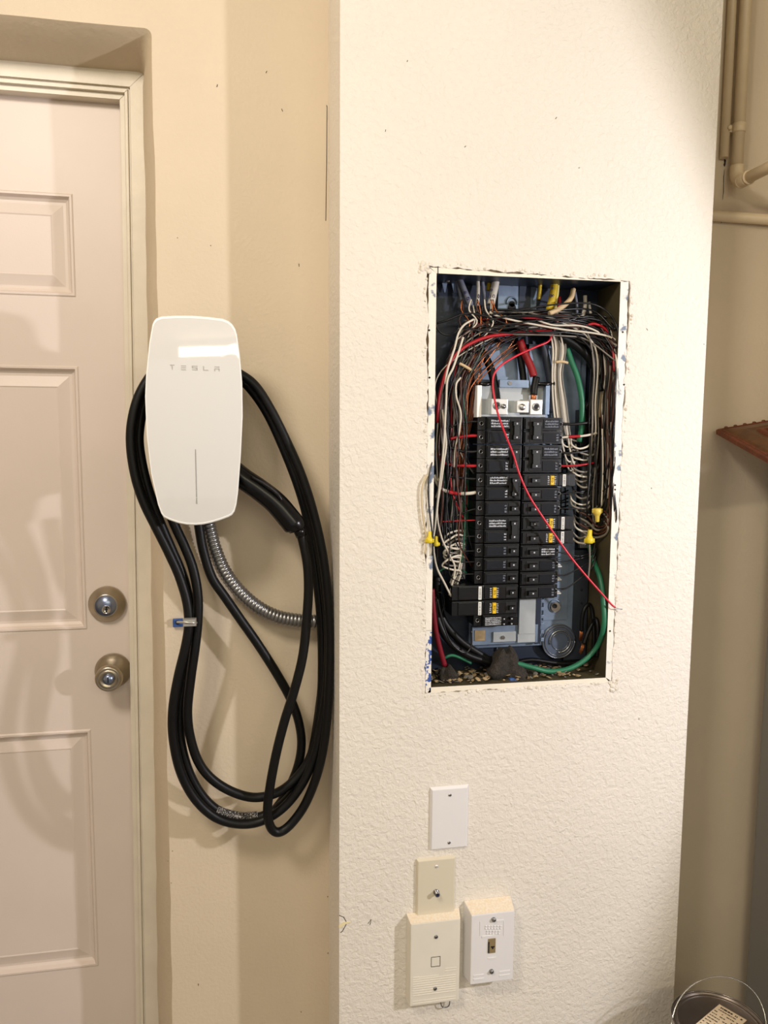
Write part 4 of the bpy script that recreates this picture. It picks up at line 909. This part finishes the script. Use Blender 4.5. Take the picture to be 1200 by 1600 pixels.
for i in range(len(hp)):
    t_ = i/(len(hp)-1); rr_.append(.0185+.004*t_ if t_ < .55 else (.0207 if t_ < .8 else .0207-.006*(t_-.8)/.2))
mb.tube(hp, rr_, 20); mb.build('handle', blackg, cc_)
mb = MB(); hs = spline(px([(392, 744, 1.364), (415, 757, 1.360), (432, 770, 1.357), (441, 782, 1.356)]), 6); mb.tube(hs, [.0012+.0022*sin(pi*i/(len(hs)-1)) for i in range(len(hs))], 10); mb.build('release_ridge', mat('handle_ridge', (30, 30, 36), .25), cc_)
mb = MB(); mb.tube([P(466, 824, 1.372), P(471, 838, 1.372)], [.0115, .0098], 14); mb.build('strain_relief', blackg, cc_)
# strap
st = thing('cable_strap', P(283, 972, 1.36), 'metal strap clamping the left bundle of black cable', 'cable strap')
mb = MB(); mb.tube(spline(px([(277, 972, 1.452), (279, 972, 1.40), (283, 972, 1.364), (292, 972.5, 1.356), (302, 973, 1.358), (307, 973, 1.364)]), 6), .0022, 6)
a, b = P(286, 966.5, 1.360), P(307, 979, 1.360); mb.frust((a.x, 1.3580, b.z), (b.x, 1.3640, a.z), .0015); mb.build('band', strap_m, st)
mb = MB(); a, b = P(290, 973.2, 1.3575), P(300, 974.2, 1.3575); mb.box((a.x, 1.3574, b.z), (b.x, 1.3582, a.z)); mb.build('slot', dark_m, st)
mb = MB(); a, b = P(270, 967, 1.455), P(286, 979, 1.455); mb.box((a.x, 1.452, b.z), (b.x, 1.459, a.z)); mb.build('foot', bluep, st, bevel=.001)
mb = MB(); mb.lathe(P(277.5, 972.5, 1.452), (0, -1, 0), [(0, .004), (.003, .0035)], 12); mb.build('screw', dark_m, st)
# flexible conduit
fc = spline(px([(322, 805, 1.418), (328, 830, 1.418), (337, 862, 1.418), (352, 895, 1.418), (375, 925, 1.420), (402, 948, 1.422), (432, 963, 1.424), (462, 969, 1.426), (492, 971, 1.427), (513.5, 972, 1.428)]), 30)
L_ = [0]
for i in range(1, len(fc)): L_.append(L_[-1]+(fc[i]-fc[i-1]).length)
mb = MB(); n_ = int(L_[-1]/.0009); pts_, rad_ = [], []
for i in range(n_+1):
    s_ = L_[-1]*i/n_; j = max(k for k in range(len(L_)) if L_[k] <= s_+1e-9); j = min(j, len(fc)-2); f_ = (s_-L_[j])/max(1e-9, L_[j+1]-L_[j])
    pts_.append(fc[j].lerp(fc[j+1], f_)); rad_.append(.0112+.0019*abs(sin(pi*s_/.0072))**.6)
mb.tube(pts_, rad_, 18); tag(mb.build('flexible_conduit', galv), 'corrugated silver conduit curving from the charger to the pier', 'conduit')

# ------------------------------------------------------------------ wall plates on the pier
def screw(c, m, parent, r=.0032, slot=0.6):
    mb = MB(); mb.lathe(c, (0, -1, 0), [(-.001, r), (.0006, r), (.0014, r*.6), (.0014, .0001)], 16); o = mb.build('screw', m, parent)
    mb = MB(); d = Vector((cos(slot), 0, sin(slot)))*r*.85; n_ = Vector((-sin(slot), 0, cos(slot)))*r*.16
    mb.quad([c+d+n_-Vector((0, .0016, 0)), c-d+n_-Vector((0, .0016, 0)), c-d-n_-Vector((0, .0016, 0)), c+d-n_-Vector((0, .0016, 0))]); mb.build('screw_slot', dark_m, o)
a, b = P(672.5, 1232, 1.315), P(731.5, 1325, 1.315); t_ = thing('blank_plate', (a.x, PIER, b.z), 'plain bright white blank wall plate, highest of the plates', 'wall plate')
mb = MB(); mb.frust((a.x, PIER-.0055, b.z), (b.x, PIER, a.z), .004); mb.build('cover', white_p, t_, bevel=.0008)
xm = (a.x+b.x)/2; screw(Vector((xm, PIER-.0055, a.z-.0155)), chrome, t_, slot=0); screw(Vector((xm, PIER-.0055, b.z+.0145)), chrome, t_, slot=.9)
a, b = P(651, 1344, 1.314), P(711, 1440, 1.314); t_ = thing('coax_plate', (a.x, PIER, b.z), 'ivory wall plate with a coaxial cable socket', 'wall plate')
mb = MB(); mb.frust((a.x, PIER-.0065, b.z), (b.x, PIER, a.z), .003); mb.build('cover', ivory_p, t_, bevel=.0012)
xm = (a.x+b.x)/2; screw(Vector((xm, PIER-.0065, a.z-.0160)), white_p, t_, slot=0); screw(Vector((xm, PIER-.0065, b.z+.0155)), white_p, t_, slot=.2)
c = Vector((xm, PIER-.0065, (a.z+b.z)/2-.001))
mb = MB(); mb.lathe(c, (0, -1, 0), [(0, .0055), (.002, .0055), (.002, .0045), (.011, .0045), (.011, .0028), (.009, .0026)], 14); mb.build('coax_socket', galv, t_)
mb = MB(); mb.lathe(c+Vector((0, -.0112, 0)), (0, -1, 0), [(0, .0026), (.0004, .0026)], 12); mb.build('socket_hole', mat('blue_socket_hole', (30, 34, 70), .4), t_)
# cream junction box
a, b = P(641, 1444, 1.300), P(716.5, 1563, 1.300); t_ = thing('junction_box', (a.x, PIER, b.z), 'cream ribbed plastic cover box, lowest, below the coax plate', 'wall box')
mb = MB(); mb.frust((a.x-.003, 1.298, b.z), (b.x+.004, PIER, a.z+.008), (.004, .004, .002, .008)); mb.build('cover', cream_p, t_, bevel=.001)
mb = MB(); mb.quad([(a.x+.0005, 1.2986, a.z+.0008), (b.x, 1.2986, a.z+.0008), (b.x+.0035, PIER-.0003, a.z+.0085), (a.x-.003, PIER-.0003, a.z+.0085)]); mb.build('dust', dusty, t_)
mb = MB(); W_ = b.x-a.x
for k in range(9):
    z = b.z+.022+k*.0046; x0_, x1_ = a.x+.006, b.x-.007
    if k == 8: x1_ = a.x+.018
    mb.box((x0_, 1.2972, z), (x1_, 1.2982, z+.0011))
for z in (b.z+.006, b.z+.011, b.z+.058): mb.box((a.x+.006, 1.2973, z), (b.x-(.04 if z > b.z+.05 else .006), 1.2982, z+.0008))
mb.box((b.x-.028, 1.2973, b.z+.064), (b.x-.006, 1.2982, b.z+.065)); mb.box((b.x-.028, 1.2973, b.z+.069), (b.x-.006, 1.2982, b.z+.070))
mb.build('ribs', cream_p, t_)
c = P(681, 1503, 1.297); mb = MB()
for q in ((-1, 0), (1, 0)): mb.box((c.x+q[0]*.0085-.0004, 1.2975, c.z-.0095), (c.x+q[0]*.0085+.0004, 1.2984, c.z+.0095))
for q in (-1, 1): mb.box((c.x-.0085, 1.2975, c.z+q*.0095-.0004), (c.x+.0085, 1.2984, c.z+q*.0095+.0004))
mb.build('knockout_outline', grime, t_)
for y in (1464, 1545): screw(P(681.5 if y < 1500 else 680, y, 1.2975), galv, t_, .0036, .8)
wl = spline(px([(689, 1556, 1.312), (688.5, 1566, 1.312), (691, 1573, 1.312), (697, 1574, 1.312), (702, 1570, 1.312), (703, 1558, 1.312)]), 5)
mb = MB(); mb.tube(wl, .0011, 6); tag(mb.build('wire_hook', galv), 'small bent metal wire poking out below the cream box', 'wire')
# telephone jack
a, b = P(737, 1431, 1.288), P(801, 1531, 1.288); t_ = thing('telephone_jack', (a.x, PIER, b.z), 'deep white telephone wall jack with tan socket, at right', 'wall jack')
mb = MB(); mb.frust((a.x-.006, 1.288, b.z), (b.x+.003, PIER, a.z+.010), (.006, .003, .001, .010)); mb.build('housing', white_p, t_, bevel=.0012)
mb = MB(); mb.quad([(a.x+.0005, 1.2888, a.z+.0008), (b.x, 1.2888, a.z+.0008), (b.x+.0028, PIER-.0003, a.z+.0105), (a.x-.0055, PIER-.0003, a.z+.0105)]); mb.build('dust', dusty, t_)
mb = MB(); mb.box((a.x+.008, 1.300, b.z-.004), (b.x-.012, PIER-.002, b.z+.002)); mb.build('lower_tab', white_p, t_, bevel=.001)
c = P(769, 1478, 1.287)
mb = MB(); mb.box((c.x-.0078, 1.2868, c.z-.0145), (c.x+.0068, 1.292, c.z+.0145)); mb.build('socket', tan_p, t_, bevel=.0008)
mb = MB(); mb.box((c.x-.0078, 1.2862, c.z-.013), (c.x-.0058, 1.289, c.z+.009)); mb.box((c.x-.0025, 1.2864, c.z-.003), (c.x+.0045, 1.289, c.z-.0005)); mb.box((c.x-.0005, 1.2864, c.z-.006), (c.x+.0025, 1.289, c.z-.0028)); mb.build('socket_opening', dark_m, t_)
for x, y in ((771.5, 1437), (768, 1518)):
    q_ = P(x, y, 1.2865); mb = MB(); mb.lathe(q_+Vector((0, .001, 0)), (0, -1, 0), [(-.001, .0042), (.002, .0042), (.0036, .0036), (.0042, .002), (.0046, .0001)], 16); mb.build('mounting_stud', galv, t_)
mb = MB(); rr = random.Random(2)
for (y, x0_, x1_) in ((1447, 758, 782), (1455, 760, 781)):
    x = x0_
    while x < x1_:
        p0, p1 = P(x, y, 1.2875), P(x+3, y+4.5, 1.2875); mb.box((p0.x, 1.2872, p1.z), (p1.x, 1.2885, p1.z+.0008)); mb.box((p0.x, 1.2872, p0.z-.0008), (p1.x, 1.2885, p0.z)); mb.box((p0.x, 1.2872, p1.z), (p0.x+.0007, 1.2885, p0.z)); x += 4.6
for (x0_, y0_, x1_, y1_) in ((753, 1463, 775, 1463.7), (750, 1440, 750.7, 1462), (762, 1497, 775, 1497.7), (740, 1524, 756, 1524.6), (740, 1530, 756, 1530.6), (780, 1518, 797, 1518.6), (780, 1524, 797, 1524.6), (787, 1440, 787.6, 1462), (770, 1439, 787, 1439.6)):
    p0, p1 = P(x0_, y0_, 1.2875), P(x1_, y1_, 1.2875); mb.box((p0.x, 1.2873, p1.z), (p1.x, 1.2885, p0.z))
o = mb.build('embossing', white_p, t_); o['kind'] = 'stuff'

# ------------------------------------------------------------------ pipes on the right wall
pt = thing('painted_pipe', P(1150, 280, 1.44), 'cream painted pipe coming down and turning out toward the room', 'pipe')
DP = 1.440; A = P(1158, -60, DP); B = P(1153.5, 262, DP)
B = Vector((P(1151.5, 262, DP).x, DP, B.z)); A = Vector((B.x, DP, HC-.001))
el = [B, B+Vector((0, 0, -.012)), B+Vector((0, -.004, -.022)), B+Vector((0, -.013, -.029)), B+Vector((.000, -.025, -.031))]
mb = MB(); mb.tube([A, B], .0112, 20); mb.build('riser', pipe_m, pt)
mb = MB(); mb.tube(spline([B+Vector((0, 0, .004))]+el[1:]+[B+Vector((0, -.034, -.031))], 5), .0132, 20); mb.build('elbow', pipe_m, pt)
mb = MB(); mb.tube([B+Vector((0, -.030, -.031)), B+Vector((0, -.20, -.031))], .0112, 20); mb.tube(spline([B+Vector((0, -.19, -.031)), B+Vector((.004, -.212, -.031)), B+Vector((.03, -.222, -.031)), Vector((XR-.3, B.y-.222, B.z-.031)), Vector((XR, B.y-.222, B.z-.031))], 6), .0118, 16); mb.build('branch', pipe_m, pt)
for d in (-.012, -.036): 
    mb = MB(); mb.lathe(B+Vector((0, d-.004, -.031)), (0, -1, 0), [(-.002, .0128), (-.001, .0140), (.001, .0140), (.002, .0128)], 20); mb.build('collar', pipe_m, pt)
c = P(1152, 200, DP); c.x = B.x
mb = MB(); mb.lathe(c, (0, 0, 1), [(-.009, .0118), (-.008, .0128), (.008, .0128), (.009, .0118)], 20); mb.box((c.x-.026, DP+.004, c.z-.007), (c.x+.018, WALL-.001, c.z+.007)); mb.build('pipe_strap', pipe_m, pt)
mb = MB(); mb.lathe(Vector((c.x-.019, DP+.004, c.z)), (-.2, -1, 0), [(-.002, .005), (.004, .0045), (.006, .003)], 12); mb.build('strap_screw', pipe_m, pt)
# second thin riser and dark crack against the wall
mb = MB(); mb.tube([Vector((B.x-.022, WALL-.009, HC-.001)), Vector((B.x-.022, WALL-.009, P(1138, 250, WALL).z)), ], .0085, 14); tag(mb.build('thin_riser_pipe', pipe_m), 'thin painted pipe squeezed between the pier and the larger pipe', 'pipe')
mb = MB(); rr = random.Random(6)
for z0_, z1_, w_ in ((.70, .655, .0016), (.64, .57, .0007), (.55, .535, .002), (.53, .47, .0006), (.45, .425, .001)):
    mb.tube([Vector((B.x-.0150+rr.uniform(-.001, .001), WALL-.0010, EYE+z0_+(z1_-z0_)*k/4)) for k in range(5)], [w_*.3, w_, w_*.7, w_, w_*.3], 6)
o = mb.build('caulk_crack', grime, bpy.data.objects['wall_back'])
zz = P(1155, 339, WALL-.012).z
mb = MB(); mb.tube([Vector((XP1-.05, WALL-.010, zz+.001)), Vector((1.3, WALL-.010, zz-.003)), Vector((XR, WALL-.010, zz-.003))], .0105, 18); tag(mb.build('horizontal_pipe', pipe_m), 'cream painted horizontal pipe running right below the elbow', 'pipe')

# ------------------------------------------------------------------ refrigerator side, picture frame, paint can
FX = 1.105; ZT = EYE-.055
rf = thing('storage_cabinet', (FX+.35, 1.3, 0), 'tall grey cabinet at the right edge, its plain side facing left', 'cabinet')
mb = MB(); mb.box((FX, 1.00, .012), (FX+.72, 1.435, ZT)); mb.build('cabinet', fr_m, rf, bevel=.008)
for k in (0, 1):
    x0_ = FX+.004+k*.358; mb = MB(); mb.box((x0_, .980, .06), (x0_+.354, .999, ZT-.002)); dr = mb.build('door', fr_m, rf, bevel=.004)
    mb = MB(); hx_ = x0_+(.32 if k == 0 else .034); mb.tube([Vector((hx_, .980, .85)), Vector((hx_, .958, .86)), Vector((hx_, .958, .99)), Vector((hx_, .980, 1.0))], .005, 8); mb.build('handle', chrome, dr)
for x in (FX+.05, FX+.67):
    for y in (1.05, 1.39):
        mb = MB(); mb.lathe((x, y, 0), (0, 0, 1), [(0, .018), (.013, .018)], 12); mb.build('foot', dark_m, rf)
# picture frame resting on the appliance
A_ = P(1119, 671, 1.445)
e2 = (P(1200, 716, 1.26)-A_).normalized()
ry = P(1200, 657, 1.0)-Vector((0, 0, EYE)); kk = (A_-Vector((0, 0, EYE))).dot(e2)/ry.dot(e2)
e1 = (Vector((0, 0, EYE))+ry*kk-A_).normalized(); nn = e1.cross(e2).normalized()
if nn.z < 0: nn = -nn
pf = thing('picture_frame', A_, 'carved brown wooden picture frame lying tilted on the grey cabinet', 'picture frame')
Lx, Ly = .46, .26
def fr(u, v, h): return A_+e1*u+e2*v+nn*h
def ringp(d, h): return [fr(d, d, h), fr(Lx-d, d, h), fr(Lx-d, Ly-d, h), fr(d, Ly-d, h)]
def rings(name, prof, m):
    mb = MB(); prev = None
    for d, h in prof:
        rg = ringp(d, h)
        if prev:
            for k in range(4): mb.quad([prev[k], prev[(k+1) % 4], rg[(k+1) % 4], rg[k]])
        prev = rg
    return mb.build(name, m, pf)
rings('outer_moulding', [(.006, -.013), (0, -.010), (0, -.001), (.003, .0015), (.006, .0008), (.008, .0025), (.011, .001)], wood_r)
rings('frame_board', [(.011, .001), (.016, .003), (.040, .006), (.055, .004)], wood_m)
rings('inner_moulding', [(.055, .004), (.058, .008), (.064, .009), (.068, .005), (.071, .007), (.076, .002), (.080, -.004)], wood_r)
mb = MB(); mb.quad(ringp(.080, -.004)); mb.quad(ringp(.006, -.013)); mb.build('picture', pic_m, pf)
# scallops along the back edge
mb = MB()
for k in range(30): mb.lathe(fr(.02+k*.02, .002, .002), nn, [(-.003, .0040), (.0006, .0036), (.0014, .002)], 8)
o = mb.build('carved_beads', wood_r, pf); o['kind'] = 'stuff'

can = Vector((.846, 1.16, EYE-1.071)); CRD = .084
pc = thing('paint_can', (can.x, can.y, .19), 'metal paint can with wire handle and paper label on its lid', 'paint can')
mb = MB(); mb.lathe((can.x, can.y, .1905), (0, 0, 1), [(0, .080), (.003, .082), (can.z-.1905-.014, .0815), (can.z-.1905-.008, .084), (can.z-.1905-.001, .084), (can.z-.1905, .082), (can.z-.1905-.002, .081), (can.z-.1905-.006, .0805), (can.z-.1905-.006, .0001)], 48); mb.build('can_body', tin, pc)
mb = MB(); mb.lathe((can.x, can.y, can.z-.004), (0, 0, 1), [(0, .0815), (.0045, .0815), (.0052, .080), (.0040, .0785), (.0005, .0775), (.0005, .0745), (.0038, .0735), (.0045, .072), (.0035, .0705), (.0015, .069), (.0015, .0001)], 64); mb.build('lid', tin_d, pc)
mb = MB(); mb.tube([Vector((can.x+cos(q*2*pi/48)*.0825, can.y+sin(q*2*pi/48)*.0825, can.z+.0004)) for q in range(49)], .0014, 8, cap=False); mb.build('rim', tin, pc)
# bail handle
hw = .086; hz = can.z-.022; pv = Vector((can.x, can.y, hz)); ux = Vector((cos(-.15), sin(-.15), 0)); top = P(1098, 1525, 1.20)
arc = []
for k in range(25):
    a_ = pi*k/24; arc.append(pv-ux*cos(a_)*(hw+.003)+Vector((.03, .05, .074))*sin(a_)**.8)
mb = MB(); mb.tube(arc, .0012, 8); mb.build('handle', chrome, pc)
for s_ in (-1, 1):
    mb = MB(); mb.lathe(pv+ux*s_*.080, ux*s_, [(0, .010), (.004, .008), (.006, .004)], 14); mb.build('handle_ear', tin, pc)
lc = P(1135, 1592, 1.12); lz = can.z-.0018
q0 = can+Vector((-.01, .035, 0)); 
def lidpt(x, y):
    d = P(x, y, 1.0)-Vector((0, 0, EYE)); k = (lz-EYE)/d.z; return Vector((0, 0, EYE))+d*k
p0, p1, p2 = lidpt(1124, 1569), lidpt(1167, 1594), lidpt(1087, 1600)
p3 = p1+(p2-p0)
mb = MB(); mb.quad([p0, p1, p3, p2]); mb.quad([q-Vector((0, 0, .0006)) for q in (p0, p2, p3, p1)]); mb.build('lid_label', paper, pc)
mb = MB(); rr = random.Random(8); eu = (p1-p0); ev = (p2-p0)
for rw_ in range(9):
    u_ = .05
    while u_ < .92:
        w_ = rr.uniform(.03, .12)
        if rr.random() < .72: mb.quad([p0+eu*u_+ev*(.06+rw_*.1)+Vector((0, 0, .0003)), p0+eu*min(u_+w_, .95)+ev*(.06+rw_*.1)+Vector((0, 0, .0003)), p0+eu*min(u_+w_, .95)+ev*(.06+rw_*.1+(.05 if rw_ == 0 else .028))+Vector((0, 0, .0003)), p0+eu*u_+ev*(.06+rw_*.1+(.05 if rw_ == 0 else .028))+Vector((0, 0, .0003))])
        u_ += w_+.02
o = mb.build('label_print', inkd, pc); o['kind'] = 'stuff'
